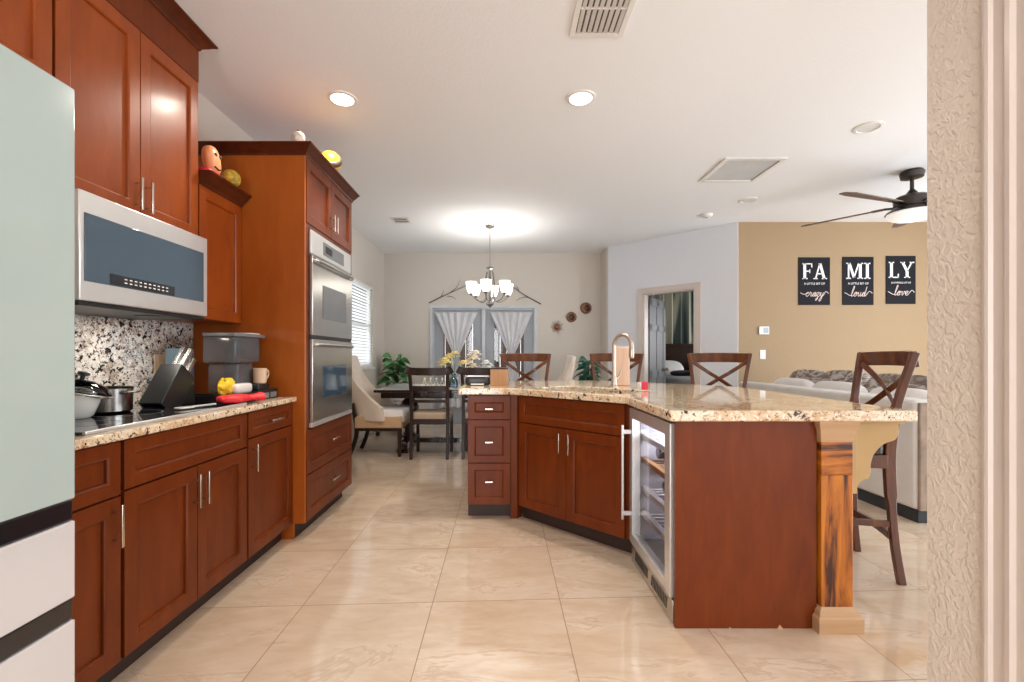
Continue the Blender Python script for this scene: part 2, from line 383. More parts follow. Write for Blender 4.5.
    def build(s, name, mat, parent=None, bevel=0, smooth=True, sub=0, solid=0, ang=0.7, seg=2):
        me = bpy.data.meshes.new(name); me.from_pydata([tuple(p) for p in s.v], [], s.f)
        bm = bmesh.new(); bm.from_mesh(me)
        bmesh.ops.remove_doubles(bm, verts=bm.verts, dist=1e-6)
        bmesh.ops.recalc_face_normals(bm, faces=bm.faces); bm.to_mesh(me); bm.free()
        if smooth:
            me.shade_smooth()
            try: me.set_sharp_from_angle(angle=ang)
            except Exception: pass
        me.materials.append(mat)
        o = bpy.data.objects.new(name, me); COL.objects.link(o)
        if parent is not None: o.parent = parent
        if solid: md = o.modifiers.new('solid', 'SOLIDIFY'); md.thickness = solid; md.offset = 0
        if bevel: md = o.modifiers.new('bevel', 'BEVEL'); md.width = bevel; md.segments = seg; md.limit_method = 'ANGLE'; md.angle_limit = R(40); md.harden_normals = False
        if sub: md = o.modifiers.new('sub', 'SUBSURF'); md.levels = sub; md.render_levels = sub
        return o
def thing(name, label, cat, loc=(0, 0, 0), rz=0, group=None):
    o = bpy.data.objects.new(name, None); COL.objects.link(o); o.empty_display_size = 0.1
    o.location = loc; o.rotation_euler = (0, 0, rz); o['label'] = label; o['category'] = cat
    if group: o['group'] = group
    return o
def tag(o, label, cat, group=None):
    o['label'] = label; o['category'] = cat
    if group: o['group'] = group
    return o
def struct(o): o['kind'] = 'structure'; return o
def dup(root, loc, rz, label=None, group=None):
    r = root.copy(); COL.objects.link(r); r.location = loc; r.rotation_euler = (0, 0, rz)
    if label: r['label'] = label
    if group: r['group'] = group
    for ch in list(root.children):
        c = ch.copy(); COL.objects.link(c); c.parent = r
        for g in list(ch.children):
            d = g.copy(); COL.objects.link(d); d.parent = c
    return r
def catmull(pts, n=6):
    P = [Vector(p) for p in pts]; out = []
    for i in range(len(P)-1):
        a = P[max(i-1, 0)]; b = P[i]; c = P[i+1]; d = P[min(i+2, len(P)-1)]
        for k in range(n):
            t = k/n
            out.append(0.5*((2*b)+(c-a)*t+(2*a-5*b+4*c-d)*t*t+(3*b-a-3*c+d)*t**3))
    out.append(P[-1]); return out
def TR(loc=(0, 0, 0), rx=0, ry=0, rz=0):
    return Matrix.Translation(loc) @ Matrix.Rotation(rz, 4, 'Z') @ Matrix.Rotation(ry, 4, 'Y') @ Matrix.Rotation(rx, 4, 'X')

# ------------------------------------------------------------------ the setting
WX, BY, CZ = -1.98, 7.65, 2.89
struct(MB().box(-2.2, 6.8, -3.2, 10.1, -0.1, 0).build('floor', floor_m, smooth=False))
struct(MB().box(-2.2, 6.8, -3.2, 10.1, CZ, CZ+0.1).build('ceiling', ceil_m, smooth=False))
def wall_holes(name, mat, M, length, holes, h=CZ, t=0.12):
    """wall running along local +x from 0, face at y=0, body towards +y; holes = (x0,x1,z0,z1)"""
    b = MB(M); x = 0
    for (a, c, z0, z1) in holes:
        if a > x: b.box(x, a, 0, t, 0, h)
        if z0 > 0: b.box(a, c, 0, t, 0, z0)
        b.box(a, c, 0, t, z1, h); x = c
    if length > x: b.box(x, length, 0, t, 0, h)
    return struct(b.build(name, mat, smooth=False))
# left wall: local x -> +Y, body towards -X
wall_holes('wall_left', wall_greige, TR((WX, -3.0, 0), rz=PI/2), BY+3.0+0.12, [(5.97+3, 6.98+3, 1.0, 2.22)])
wall_holes('wall_back', wall_greige, TR((WX, BY, 0)), 1.66-WX, [(-1.21-WX, 0.59-WX, 0.0, 2.02)])
struct(MB().prism([(1.66, 7.25), (1.70, 7.18), (1.80, 7.28), (1.80, 7.77), (1.66, 7.77)], 0, CZ).build('wall_return', wall_greige, smooth=False))
DM = TR((1.68, 7.20, 0), rz=R(-45))   # diagonal wall, local x runs towards the camera's right
NXR = 0.97
dl = math.hypot(3.04-1.68, 7.20-5.857)
DX0, DX1, DZT = 0.60, 1.36, 2.09
wall_holes('wall_diagonal', wall_white, DM, dl, [(DX0, DX1, 0, DZT)])
wall_holes('wall_family_room', wall_tan, TR((3.03, 5.857, 0)), 3.6, [])
wall_holes('wall_right', wall_greige, TR((6.62, 5.9, 0), rz=-PI/2), 8.9, [(1.2, 5.6, 0.0, 2.4)])
wall_holes('wall_rear', wall_greige, TR((NXR, -3.0, 0), rz=PI), NXR-WX, [(0.95, 2.75, 0.2, 2.3)])  # unseen rear wall, its opening placed to let fill light in
# near wall with a cased doorway, seen at the right edge
NX, NY = 0.85, 0.91
b = MB(); b.box(NX, NX+0.12, 0.70, NY, 0, CZ); b.box(NX, NX+0.12, -0.15, 0.70, 2.12, CZ); b.box(NX, NX+0.12, -3.0, -0.15, 0, CZ)
struct(b.build('wall_near_right', wall_knock, smooth=False))
def casing(name, y_out, y_in, z1):
    p = MB(); wd = y_out-y_in
    prof = [(0, 0), (0, .010), (.10, .016), (.16, .016), (.20, .011), (.40, .013), (.46, .021), (.56, .024), (.62, .019), (.78, .021), (.84, .027), (.94, .027), (1.0, .020), (1.0, 0)]
    p.prism([(NX-d, y_out-u*wd) for u, d in prof], 0, z1)
    return struct(p.build(name, casing_paint, smooth=True, ang=0.35))
casing('trim_1', 0.797, 0.697, 2.12)
struct(MB().box(NX-0.024, NX, -0.25, 0.797, 2.12, 2.21).build('trim_2', casing_paint, bevel=0.004))
# family room baseboard and back baseboards
b = MB(); b.box(WX, -1.30, BY-0.014, BY, 0, 0.09); b.box(0.68, 1.66, BY-0.014, BY, 0, 0.09); struct(b.build('baseboard_back', white_paint, bevel=0.003))
struct(MB().box(WX, WX+0.014, 3.83, BY, 0, 0.09).build('baseboard_left', white_paint, bevel=0.003))
struct(MB().box(3.04, 6.6, 5.843, 5.857, 0, 0.09).build('baseboard_family_room', white_paint, bevel=0.003))
b = MB(DM); b.box(0, DX0-0.08, -0.014, 0, 0, 0.09); b.box(DX1+0.08, dl, -0.014, 0, 0, 0.09); struct(b.build('baseboard_diagonal', white_paint, bevel=0.003))

# left window with blinds
win = struct(bpy.data.objects.new('window_1', None)); COL.objects.link(win); win.location = (WX, 5.97, 1.0); win.rotation_euler = (0, 0, PI/2)
b = MB(); W_, H_ = 1.01, 1.22
for (a, c, d, e) in ((0, .05, 0, H_), (W_-.05, W_, 0, H_), (.05, W_-.05, 0, .05), (.05, W_-.05, H_-.05, H_), (.05, W_-.05, H_/2-.02, H_/2+.02)): b.box(a, c, 0.05, 0.10, d, e)
b.build('window_frame', white_paint, win)
MB().box(0.05, W_-0.05, 0.072, 0.078, 0.05, H_-0.05).build('pane', pane_m, win)
MB().box(-0.03, W_+0.03, -0.03, 0.05, -0.03, 0).build('window_sill', white_paint, win, bevel=0.004)
bl = thing('window_blind', 'white horizontal slat blind hanging in the left dining wall window', 'blind', (WX, 5.97, 1.0), PI/2)
MB().box(0.02, W_-0.02, 0.0, 0.045, H_-0.045, H_-0.004).build('head_rail', white_paint, bl, bevel=0.003)
b = MB()
for k in range(26):
    z = 0.05+k*0.0435
    b.M = TR((0, 0.024, z), rx=R(52)); b.box(0.025, W_-0.025, -0.024, 0.024, -0.0012, 0.0012)
b.build('slats', blind_m, bl)
for x in (0.2, 0.8): MB().box(x-0.001, x+0.001, 0.0, 0.002, 0.02, H_-0.04).build('ladder_cord', white_paint, bl)
MB().box(0.02, W_-0.02, 0.005, 0.045, 0.005, 0.025).build('bottom_rail', white_paint, bl)

# french doors
fd = struct(bpy.data.objects.new('door_1', None)); COL.objects.link(fd); fd.location = (-1.21, BY, 0)
b = MB(); b.box(0, .05, -.02, .10, 0, 1.97); b.box(1.75, 1.80, -.02, .10, 0, 1.97); b.box(0, 1.80, -.02, .10, 1.97, 2.02); b.box(.05, .07, .03, .10, 0, 1.97); b.box(1.73, 1.75, .03, .10, 0, 1.97); b.box(.07, 1.73, .03, .10, 1.95, 1.97)
b.box(0.87, 0.93, -.005, .09, 0, 1.95); b.build('door_frame', plain('pale grey frame paint', srgb(200, 203, 208), 0.4), fd, bevel=0.004)
for x0, x1 in ((0.07, 0.87), (0.93, 1.73)):
    b = MB(); b.box(x0, x0+.15, .03, .075, .02, 1.95); b.box(x1-.15, x1, .03, .075, .02, 1.95); b.box(x0+.15, x1-.15, .03, .075, 1.82, 1.95); b.box(x0+.15, x1-.15, .03, .075, .02, .27)
    lf = b.build('door_leaf', frame_blue, fd, bevel=0.004)
    MB().box(x0+.15, x1-.15, .05, .056, .27, 1.82).build('pane', pane_m, lf)
MB().ball((0.82, -0.01, 0.98), 0.03).build('door_knob', brass_knob, fd)
# outside: patio and a fence
struct(MB().box(-6, 3.5, 7.9, 12, -0.16, -0.101).build('patio', patio_m))
fence = MB()
for k in range(40): fence.box(-5.0+k*0.16, -4.85+k*0.16, 10.6, 10.63, -0.1, 1.95+0.01*(k % 3))
tag(fence.build('wooden_fence', fence_m), 'brown board fence standing outside beyond the glazed garden doors', 'fence')
def bush(x, y, r):
    b = MB()
    for k in range(260):
        a = random.uniform(0, 2*PI); t = random.uniform(0, PI*0.6); rr = r*random.uniform(0.75, 1)
        p = Vector((x+rr*math.sin(t)*math.cos(a), y+rr*math.sin(t)*math.sin(a), -0.1+rr*1.3*abs(math.cos(t))+0.05))
        b.M = TR(p, random.uniform(0, 3), random.uniform(0, 3), random.uniform(0, 3)); b.prism([(-.03, 0), (0, -.015), (.03, 0), (0, .015)], 0, 0.002)
    return b
# bedroom beyond the open door
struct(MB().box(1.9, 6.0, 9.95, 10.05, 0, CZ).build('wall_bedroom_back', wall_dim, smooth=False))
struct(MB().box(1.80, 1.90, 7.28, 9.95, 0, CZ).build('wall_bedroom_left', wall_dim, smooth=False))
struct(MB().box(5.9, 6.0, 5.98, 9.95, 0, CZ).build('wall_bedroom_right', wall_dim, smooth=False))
area_light('bedroom_fill_light', (5.8, 8.2, 1.6), (0, R(90), 0), 1.2, 1.2, 42, (0.95, 0.97, 1.0))  # unseen lamp added to brighten the bedroom
# casing of the bedroom doorway
b = MB(DM)
b.box(DX0-.085, DX0, -.022, 0, 0, DZT+.08); b.box(DX1, DX1+.085, -.022, 0, 0, DZT+.08); b.box(DX0, DX1, -.022, 0, DZT, DZT+.08)
b.box(DX0, DX0+.018, 0, .12, 0, DZT); b.box(DX1-.018, DX1, 0, .12, 0, DZT); b.box(DX0, DX1, 0, .12, DZT-.018, DZT)
struct(b.build('trim_3', casing_paint, bevel=0.004))
bd = struct(bpy.data.objects.new('door_2', None)); COL.objects.link(bd)
hp = DM @ Vector((DX0+0.03, 0.14, 0)); bd.location = hp; bd.rotation_euler = (0, 0, R(52))
b = MB(); wd = 0.72; b.box(0, wd, 0.006, 0.034, 0.01, 2.05)
st = .11
for a, c, d, e in ((0, st, .01, 2.05), (wd-st, wd, .01, 2.05), (wd/2-.05, wd/2+.05, .01, 2.05), (0, wd, .01, .22), (0, wd, .82, .95), (0, wd, 1.55, 1.65), (0, wd, 1.93, 2.05)): b.box(a, c, 0, 0.04, d, e)
b.build('door_leaf', bed_door, bd, bevel=0.003)
b = MB(); b.ball((0.66, -0.05, 0.95), 0.028); b.tube([(0.66, 0, .95), (0.66, -.05, .95)], 0.01); b.build('door_knob', brass_knob, bd)
def fold(u, v, x0, x1, y, z0, z1, amp, n):
    x = x0+(x1-x0)*u
    return (x, y+amp*math.sin(u*n*2*PI)+0.3*amp*math.sin(u*n*4.3*PI+1), z1+(z0-z1)*v)
cu = MB().grid(lambda u, v: fold(u, v, 2.5, 5.2, 9.75, 0.0, 2.75, 0.05, 14), 240, 4).build('bedroom_curtain', stripe, solid=0.004)
tag(cu, 'dark green and cream striped curtain hanging behind the bed in the bedroom', 'curtain')
bed = thing('bed', 'bed with dark brown wooden headboard seen through the bedroom doorway', 'bed', (3.75, 8.7, 0))
b = MB(); b.box(-0.85, 0.85, 0.74, 0.80, 0, 1.40); b.box(-0.90, 0.90, 0.72, 0.82, 1.36, 1.42); b.box(-.85, .85, .725, .74, 1.12, 1.2); b.build('headboard', espresso, bed, bevel=0.006)
b = MB(); b.box(-.85, -.81, -1.3, .74, .15, .42); b.box(.81, .85, -1.3, .74, .15, .42); b.box(-.85, .85, -1.33, -1.29, .05, .5); b.build('bed_frame', espresso, bed, bevel=0.006)
MB().rbox(-.80, .80, -1.28, .74, .36, .80, 0.2).build('mattress', linen_g, bed)
for k, (x, y, zz, nm, m) in enumerate(((-.42, .5, .93, 'grey', cushion_w), (.40, .5, .93, 'grey', linen_g))):
    p = MB(TR((3.75+x, 8.7+y, zz), rx=R(30))).rbox(-.32, .32, -.2, .2, -.09, .09, 0.6).build('pillow', m)
    tag(p, ['white pillow lying at the left of the bedroom bed head', 'grey pillow lying at the right of the bedroom bed head'][k], 'pillow')
p = MB(TR((3.40, 8.50, 0.84), rz=0.5)).rbox(-.30, .30, -.14, .14, -.05, .06, 0.7).build('dark_blanket', blackplastic); tag(p, 'crumpled black blanket lying on the bedroom bed', 'blanket')
p = MB(TR((3.62, 8.3, 0.90), ry=0.6, rz=0.2)).rbox(-.16, .16, -.10, .10, -.03, .03, 0.6).build('tan_towel', tan_fab); tag(p, 'tan folded towel lying on top of the bedroom bed', 'towel')

# ------------------------------------------------------------------ handles and cabinets
def pull(name_parent, x, z, length, vertical=True, y=0.0, mat=None, r=0.0055):
    b = MB(); off = -0.032
    if vertical:
        b.box(x-r, x+r, y+off-0.005, y+off+0.005, z-length/2, z+length/2)
        for s in (-1, 1): b.tube([(x, y, z+s*length*0.33), (x, y+off, z+s*length*0.33)], 0.0045, 8)
    else:
        b.box(x-length/2, x+length/2, y+off-0.005, y+off+0.005, z-r, z+r)
        for s in (-1, 1): b.tube([(x+s*length*0.30, y, z), (x+s*length*0.30, y+off, z)], 0.0045, 8)
    return b.build('handle', mat or nickel, name_parent, bevel=0.002)
def front(root, kind, x0, x1, z0, z1, hx=None, hz=None, hl=0.145, vert=True, rail=0.057):
    o = MB().shaker(x0, x1, z0, z1, rail=rail).build(kind, cherry, root, bevel=0.0012, smooth=False)
    if hx is not None: pull(o, hx, hz, hl, vert)
    return o
def base_cab(name, label, loc, rz, w_, depth, fronts, z1=0.875, left_panel=0, right_panel=0, toe=0.10, body_top=None):
    t = thing(name, label, 'cabinet', loc, rz, 'cherry cabinets')
    b = MB(); bt = body_top or z1
    b.box(0, w_, 0.024, depth, toe, bt)
    if bt < z1: b.box(0, w_, 0.024, 0.045, bt, z1); b.box(0, 0.018, 0.045, depth, bt, z1); b.box(w_-0.018, w_, 0.045, depth, bt, z1)
    b.build('carcass', cherry, t)
    MB().box(0, w_, 0.075, depth-0.02, 0, toe).build('toe_kick', toe_m, t)
    for f in fronts: front(t, *f)
    return t
LX = -1.325
g = 0.004
# left run: local x = world Y - y0
base_cab('base_cabinet', 'narrow cherry base cabinet next to the fridge, one drawer over one door', (LX, 1.175, 0), PI/2, 0.411, 0.64,
    [('drawer_front', g, 0.407, 0.685, 0.868, 0.075, 0.78, 0.10, False, 0.045), ('door', g, 0.407, 0.105, 0.678, 0.375, 0.585, 0.145)])
base_cab('base_cabinet', 'wide two-door cherry base cabinet under the black cooktop', (LX, 1.586, 0), PI/2, 0.790, 0.64,
    [('drawer_front', 0.012, 0.778, 0.695, 0.868, None, None, 0.1, False, 0.045), ('door', 0.012, 0.392, 0.105, 0.687, 0.366, 0.585), ('door', 0.397, 0.778, 0.105, 0.687, 0.423, 0.585)])
base_cab('base_cabinet', 'cherry base cabinet with one drawer and one door beside the oven tower', (LX, 2.376, 0), PI/2, 0.512, 0.64,
    [('drawer_front', g, 0.508, 0.735, 0.868, 0.256, 0.80, 0.13, False, 0.04), ('door', g, 0.508, 0.105, 0.727, 0.035, 0.625)])
def crown(b, x0, x1, y_front, z0, z1, d=0.065, ret_l=0.0, ret_r=0.0, depth=0.33):
    """stepped crown, face -y, mitred returns on either side when ret_* is given"""
    prof = [(0, 0), (.006, .0), (.010, .18), (.018, .30), (.036, .52), (.046, .70), (d-.008, .80), (d, .86), (d, 1.0), (0, 1.0)]
    h = z1-z0; L = [(-y, z0+u*h) for y, u in prof]
    v = []; n = len(prof)
    for (xx, sgn, ret) in ((x0, -1, ret_l), (x1, 1, ret_r)):
        for y, z in L: v.append((xx+(sgn*(-y) if ret else 0), y_front+y, z))
    f = [(i, (i+1) % n, n+(i+1) % n, n+i) for i in range(n)]+[tuple(range(n))[::-1], tuple(range(n, 2*n))]
    b.add(v, f)
    for (xx, sgn, ret) in ((x0, -1, ret_l), (x1, 1, ret_r)):
        if ret:
            v = []
            for yy in (0, depth):
                for y, z in L: v.append((xx+sgn*(-y), y_front+(y if yy == 0 else depth), z))
            f = [(i, (i+1) % n, n+(i+1) % n, n+i) for i in range(n)]+[tuple(range(n))[::-1], tuple(range(n, 2*n))]
            b.add(v, f)
    return b
UX = -1.65
cherry = cherry_warm_lit
# over-fridge cabinet
t = thing('wall_cabinet', 'high cherry wall cabinet above the pale green fridge', 'cabinet', (UX, 0.70, 0), PI/2, 'cherry cabinets')
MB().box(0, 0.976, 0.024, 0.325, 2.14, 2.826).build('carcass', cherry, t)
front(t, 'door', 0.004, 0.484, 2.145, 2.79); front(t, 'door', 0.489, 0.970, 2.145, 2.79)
crown(MB(), 0, 0.976, 0.022, 2.826, 2.886).build('crown_moulding', cherry_trim, t, ang=0.5)
# microwave cabinet
t = thing('wall_cabinet', 'tall two-door cherry wall cabinet above the microwave', 'cabinet', (UX, 1.678, 0), PI/2, 'cherry cabinets')
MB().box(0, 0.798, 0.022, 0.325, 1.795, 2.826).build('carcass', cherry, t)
MB().box(0, 0.798, 0.0, 0.022, 2.652, 2.826).build('top_rail', cherry_base, t)
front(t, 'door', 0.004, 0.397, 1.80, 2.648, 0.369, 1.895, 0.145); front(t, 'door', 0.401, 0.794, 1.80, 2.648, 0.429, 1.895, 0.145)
crown(MB(), 0, 0.798, 0.0, 2.826, 2.886, ret_r=1, depth=0.32).build('crown_moulding', cherry_trim, t, ang=0.5)
# small cabinet beside it
t = thing('wall_cabinet', 'lower cherry wall cabinet between the microwave and the oven tower', 'cabinet', (UX, 2.480, 0), PI/2, 'cherry cabinets')
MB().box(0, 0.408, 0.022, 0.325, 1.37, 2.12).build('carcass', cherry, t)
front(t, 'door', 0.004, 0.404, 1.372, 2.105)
crown(MB(), 0, 0.404, 0.0, 2.105, 2.18).build('crown_moulding', cherry_trim, t, ang=0.5)
# oven tower
cherry = cherry_base
TX, TY0, TW = -1.25, 2.89, 0.90
t = thing('oven_tower_cabinet', 'full height cherry cabinet tower housing the double oven', 'cabinet', (TX, TY0, 0), PI/2)
MB().prism([(.004, .10), (.075, .10), (.075, 0), (.71, 0), (.71, 2.45), (.004, 2.45)], 0, .02, 'x').build('side_panel', warm_lit_side, t)
b = MB(); b.box(TW-.02, TW, .004, .71, 0.10, 2.45); b.box(.02, TW-.02, .03, .71, .10, .695); b.box(.02, TW-.02, .03, .71, 2.0, 2.45); b.box(.02, TW-.02, .64, .71, .69, 2.0)
b.box(.02, .06, .004, .03, .69, 2.0); b.box(TW-.06, TW-.02, .004, .03, .69, 2.0); b.box(.02, TW-.02, .004, .03, 1.995, 2.02)
b.build('carcass', cherry, t)
b = MB(); b.box(0.02, TW-.02, .075, .7, 0, .10); b.build('toe_kick', toe_m, t)
front(t, 'drawer_front', .024, TW-.004, .105, .395, TW/2+.01, .27, .13, False); front(t, 'drawer_front', .024, TW-.004, .402, .688, TW/2+.01, .56, .13, False)
front(t, 'door', .024, .450, 2.025, 2.44, .425, 2.13, .12); front(t, 'door', .455, TW-.004, 2.025, 2.44, .482, 2.13, .12)
crown(MB(), 0, TW, 0.0, 2.44, 2.50, ret_l=1, depth=0.71).build('crown_moulding', cherry_trim, t, ang=0.5)
# double oven
ov = thing('double_wall_oven', 'stainless double wall oven set into the cherry tower', 'oven', (TX, TY0+0.062, 0.70), PI/2)
OW = TW-.124
MB().box(0.005, OW-.005, 0.002, .60, .005, 1.285).build('oven_body', greyplastic, ov)
MB().box(0, OW, -.012, .002, 1.135, 1.288).build('control_panel', steel_white, ov, bevel=.003)
cp = MB().box(.20, OW-.17, -.014, -.012, 1.165, 1.255).build('display', greyplastic, ov)
MB().box(.235, .36, -.0155, -.014, 1.185, 1.235).build('clock_screen', blackglass, cp)
for (z0, z1, wz0, wz1) in ((.60, 1.125, .72, .95), (.035, .575, .16+.02, .38+.02)):
    d = MB().box(0, OW, -.022, .0, z0, z1).build('oven_door', steel, ov, bevel=.004)
    MB().box(.17, OW-.15, -.0245, -.022, wz0, wz1).build('window', darkglass if z0 < .5 else greyplastic, d)
    b = MB(); zh = z1-.035
    pts = catmull([(.03, -.02, zh-.005), (.06, -.045, zh), (OW/2, -.054, zh), (OW-.07, -.045, zh), (OW-.04, -.02, zh-.005)], 6)
    b.tube(pts, .012, 10); b.build('handle', steel, d)
MB().box(0, OW, -.01, .0, .575, .60).build('vent_gap', blackplastic, ov)
MB().box(-.005, OW+.005, -.02, .0, 0, .03).build('bottom_trim', steel_white, ov, bevel=.003)

# left countertop + backsplash
ct = MB().box(WX+.001, -1.300, 1.165, 2.888, 0.876, 0.908).build('countertop', gran_island, bevel=.006); tag(ct, 'speckled cream granite countertop running along the left wall cabinets', 'countertop')
bs = MB().box(WX, WX+.02, 1.165, 2.888, 0.909, 1.375).build('backsplash', gran_splash); tag(bs, 'grey speckled granite backsplash behind the cooktop', 'backsplash')
# outlet
o = thing('wall_outlet', 'beige double outlet plate on the granite backsplash', 'outlet', (WX+.02, 2.60, 1.115), PI/2)
MB().box(-.04, .04, -.006, 0, -.06, .06).build('cover_plate', beige_cer, o, bevel=.002)
MB().box(-.017, .017, -.009, -.006, -.045, .045).build('socket', beige_cer, o, bevel=.002)

# microwave
mw = thing('microwave_oven', 'stainless over-the-range microwave with dark glass door', 'microwave', (-1.58, 1.700, 1.375), PI/2)
MWW = .742
MB().box(0, MWW, .02, .395, 0.0, .415).build('housing', steel_white, mw, bevel=.004)
d = MB().box(0, MWW, 0, .022, .0, .418).build('door', steel_white, mw, bevel=.005)
MB().box(.02, MWW-.035, -.003, 0, .075, .335).build('glass_panel', darkglass, d, bevel=.002)
cp = MB().box(.13, MWW*.66, -.0045, -.003, .080, .122).build('control_panel', blackglass, d)
b = MB()
for r_ in range(2):
    for k in range(10): b.box(.20+k*.026, .20+k*.026+.013, -.0055, -.0045, .092+r_*.015, .097+r_*.015)
b.build('key_markings', white_paint, cp)
MB().box(.01, MWW-.01, .01, .38, -.018, 0).build('underside_vent', blackplastic, mw, bevel=.003)
MB().box(.45, .60, .04, .16, -.022, -.018).build('task_light_lens', greyplastic, mw)
area_light('task_lamp', (.52, .12, -.024), (0, 0, 0), .12, .10, 1.6, (1, .93, .82), mw)
# cooktop
ck = thing('cooktop', 'black glass cooktop with steel edge set in the left counter', 'cooktop', (-1.345, 1.47, 0.908), PI/2)
MB().box(0, .93, .012, .53, 0, .010).build('glass_surface', blackglass, ck, bevel=.002)
b = MB(); b.box(0, .93, 0, .012, 0, .012); b.build('front_trim', steel_white, ck, bevel=.002)
for cx, cy, rr in ((.2, .16, .08), (.2, .38, .1), (.5, .27, .12), (.76, .16, .07), (.76, .38, .09)):
    MB().lathe([(rr-.003, .0101), (rr-.003, .0105), (rr, .0105), (rr, .0101)], (cx, cy, 0), 40, cap=False).build('burner_ring', greyplastic, ck)

# refrigerator
fr = thing('refrigerator', 'pale green glass fronted refrigerator with two white bottom drawers', 'refrigerator', (-1.08, 0.243, 0), PI/2)
b = MB(); b.box(0.002, .908, .03, .86, .03, 1.825); b.build('body', fr_side, fr, bevel=.005)
MB().box(.01, .45, .0, .03, .805, 1.84).build('door', fr_mint, fr, bevel=.004); MB().box(.455, .91, .0, .03, .805, 1.84).build('door', fr_mint, fr, bevel=.004)
MB().box(.01, .91, .0, .03, .556, .750).build('drawer', fr_white, fr, bevel=.004); MB().box(.01, .91, .0, .03, .05, .500).build('drawer', fr_white, fr, bevel=.004)
for z0, z1 in ((.752, .803), (.502, .554)): MB().box(.01, .908, .005, .03, z0, z1).build('handle_recess', blackglass, fr, bevel=.003)
for x in (.06, .85):
    for y in (.08, .8): MB().lathe([(.02, 0), (.02, .032)], (x, y, 0), 12).build('foot', blackplastic, fr)

# ------------------------------------------------------------------ island
IZ = 0.890; IT = 0.937
base_cab('island_cabinet', 'narrow three-drawer cherry cabinet at the left end of the island', (-.246, 3.245, 0), 0, .308, .60,
    [('drawer_front', g, .304, .715, .880, .154, .79, .055, False, .045), ('drawer_front', g, .304, .405, .708, .154, .555, .055, False, .045), ('drawer_front', g, .304, .105, .398, .154, .275, .055, False, .045)], z1=IZ)
# diagonal sink base
P0 = Vector((.100, 3.245)); P1 = Vector((.722, 2.622)); sw = (P1-P0).length
base_cab('island_cabinet', 'diagonal two-door cherry sink cabinet in the middle of the island', (P0.x, P0.y, 0), R(-45), sw, .60,
    [('drawer_front', .03, sw-.02, .700, .880, None, None, .1, False, .045), ('door', .03, sw/2-.002, .105, .692, sw/2-.035, .60, .13), ('door', sw/2+.002, sw-.02, .105, .692, sw/2+.04, .60, .13)], z1=IZ, body_top=.66)
f_ = tag(MB().prism([(.062, 3.262), (.11, 3.262), (.14, 3.30), (.12, 3.85), (.062, 3.85)], .0, IZ).build('corner_filler', cherry, bevel=.001), 'slim cherry filler strip between island drawers and sink cabinet', 'cabinet filler')
# end panel + back panels
tag(MB().box(.740, 1.345, 1.945, 1.965, 0, IZ).build('island_end_panel', cherry, bevel=.001), 'plain cherry wood end panel of the island facing the camera', 'panel')
b = MB(); b.prism([(1.34, 1.966), (1.365, 1.966), (1.365, 3.25), (.78, 3.86), (-.246, 3.86), (-.246, 3.847), (.77, 3.847), (1.34, 3.24)], 0, IZ)
tag(b.build('island_back_panel', cherry), 'cherry back panelling of the island on its seating side', 'panel')
# wood chips on panel's foot
for k, (x, s_) in enumerate(((.975, .006), (1.19, .013))):
    tag(MB().prism([(x-s_, .0), (x+s_, 0), (x-s_*.3, s_*1.3)], 1.9445, 1.945, 'y').build('wood_chip', pine), ['tiny bare wood chip at the foot of the end panel, left of the larger one', 'larger bare wood chip at the foot of the end panel near the post'][k], 'wood chip')
# countertop with sink cutout
cc = Vector((.615, 3.115)); uu = Vector((.7071, -.7071)); vv = Vector((.7071, .7071))
outer = [(.700, 1.895), (1.735, 1.895), (1.745, 3.40), (.92, 4.25), (-.31, 4.25), (-.31, 3.205), (.075, 3.205), (.700, 2.60)]
inner = []
for k in range(24):
    a = 2*PI*k/24; ex = lambda q: math.copysign(abs(q)**0.3, q)
    inner.append(tuple(cc+uu*.36*ex(math.cos(a))+vv*.20*ex(math.sin(a))))
bm = bmesh.new()
for loop in (outer, inner):
    vs = [bm.verts.new((p[0], p[1], IT)) for p in loop]
    for i in range(len(vs)): bm.edges.new((vs[i], vs[(i+1) % len(vs)]))
bmesh.ops.triangle_fill(bm, use_beauty=True, edges=bm.edges[:])
bmesh.ops.dissolve_limit(bm, angle_limit=0.01, verts=bm.verts, edges=bm.edges)
ex_ = bmesh.ops.extrude_face_region(bm, geom=bm.faces[:])
for v_ in ex_['geom']:
    if isinstance(v_, bmesh.types.BMVert): v_.co.z = IZ+.001
bmesh.ops.recalc_face_normals(bm, faces=bm.faces)
me = bpy.data.meshes.new('countertop'); bm.to_mesh(me); bm.free(); me.materials.append(gran_island)
ict = bpy.data.objects.new('countertop', me); COL.objects.link(ict)
md = ict.modifiers.new('bevel', 'BEVEL'); md.width = .008; md.segments = 3; md.limit_method = 'ANGLE'; md.angle_limit = R(40)
tag(ict, 'polished cream granite countertop with dark specks covering the island', 'countertop')
# sink
sk = thing('kitchen_sink', 'stainless undermount sink in the island countertop', 'sink', (cc.x, cc.y, 0), R(-45))
b = MB(); hw, hd = .375, .215
b.box(-hw, hw, -hd, -hd+.01, .70, IZ); b.box(-hw, hw, hd-.01, hd, .70, IZ); b.box(-hw, -hw+.01, -hd, hd, .70, IZ); b.box(hw-.01, hw, -hd, hd, .70, IZ); b.box(-hw, hw, -hd, hd, .69, .70)
b.build('basin', steel, sk, bevel=.004); MB().lathe([(.045, .7005), (.045, .704), (.03, .704), (.0, .702)], (0, 0, 0), 20).build('drain', steel, sk)
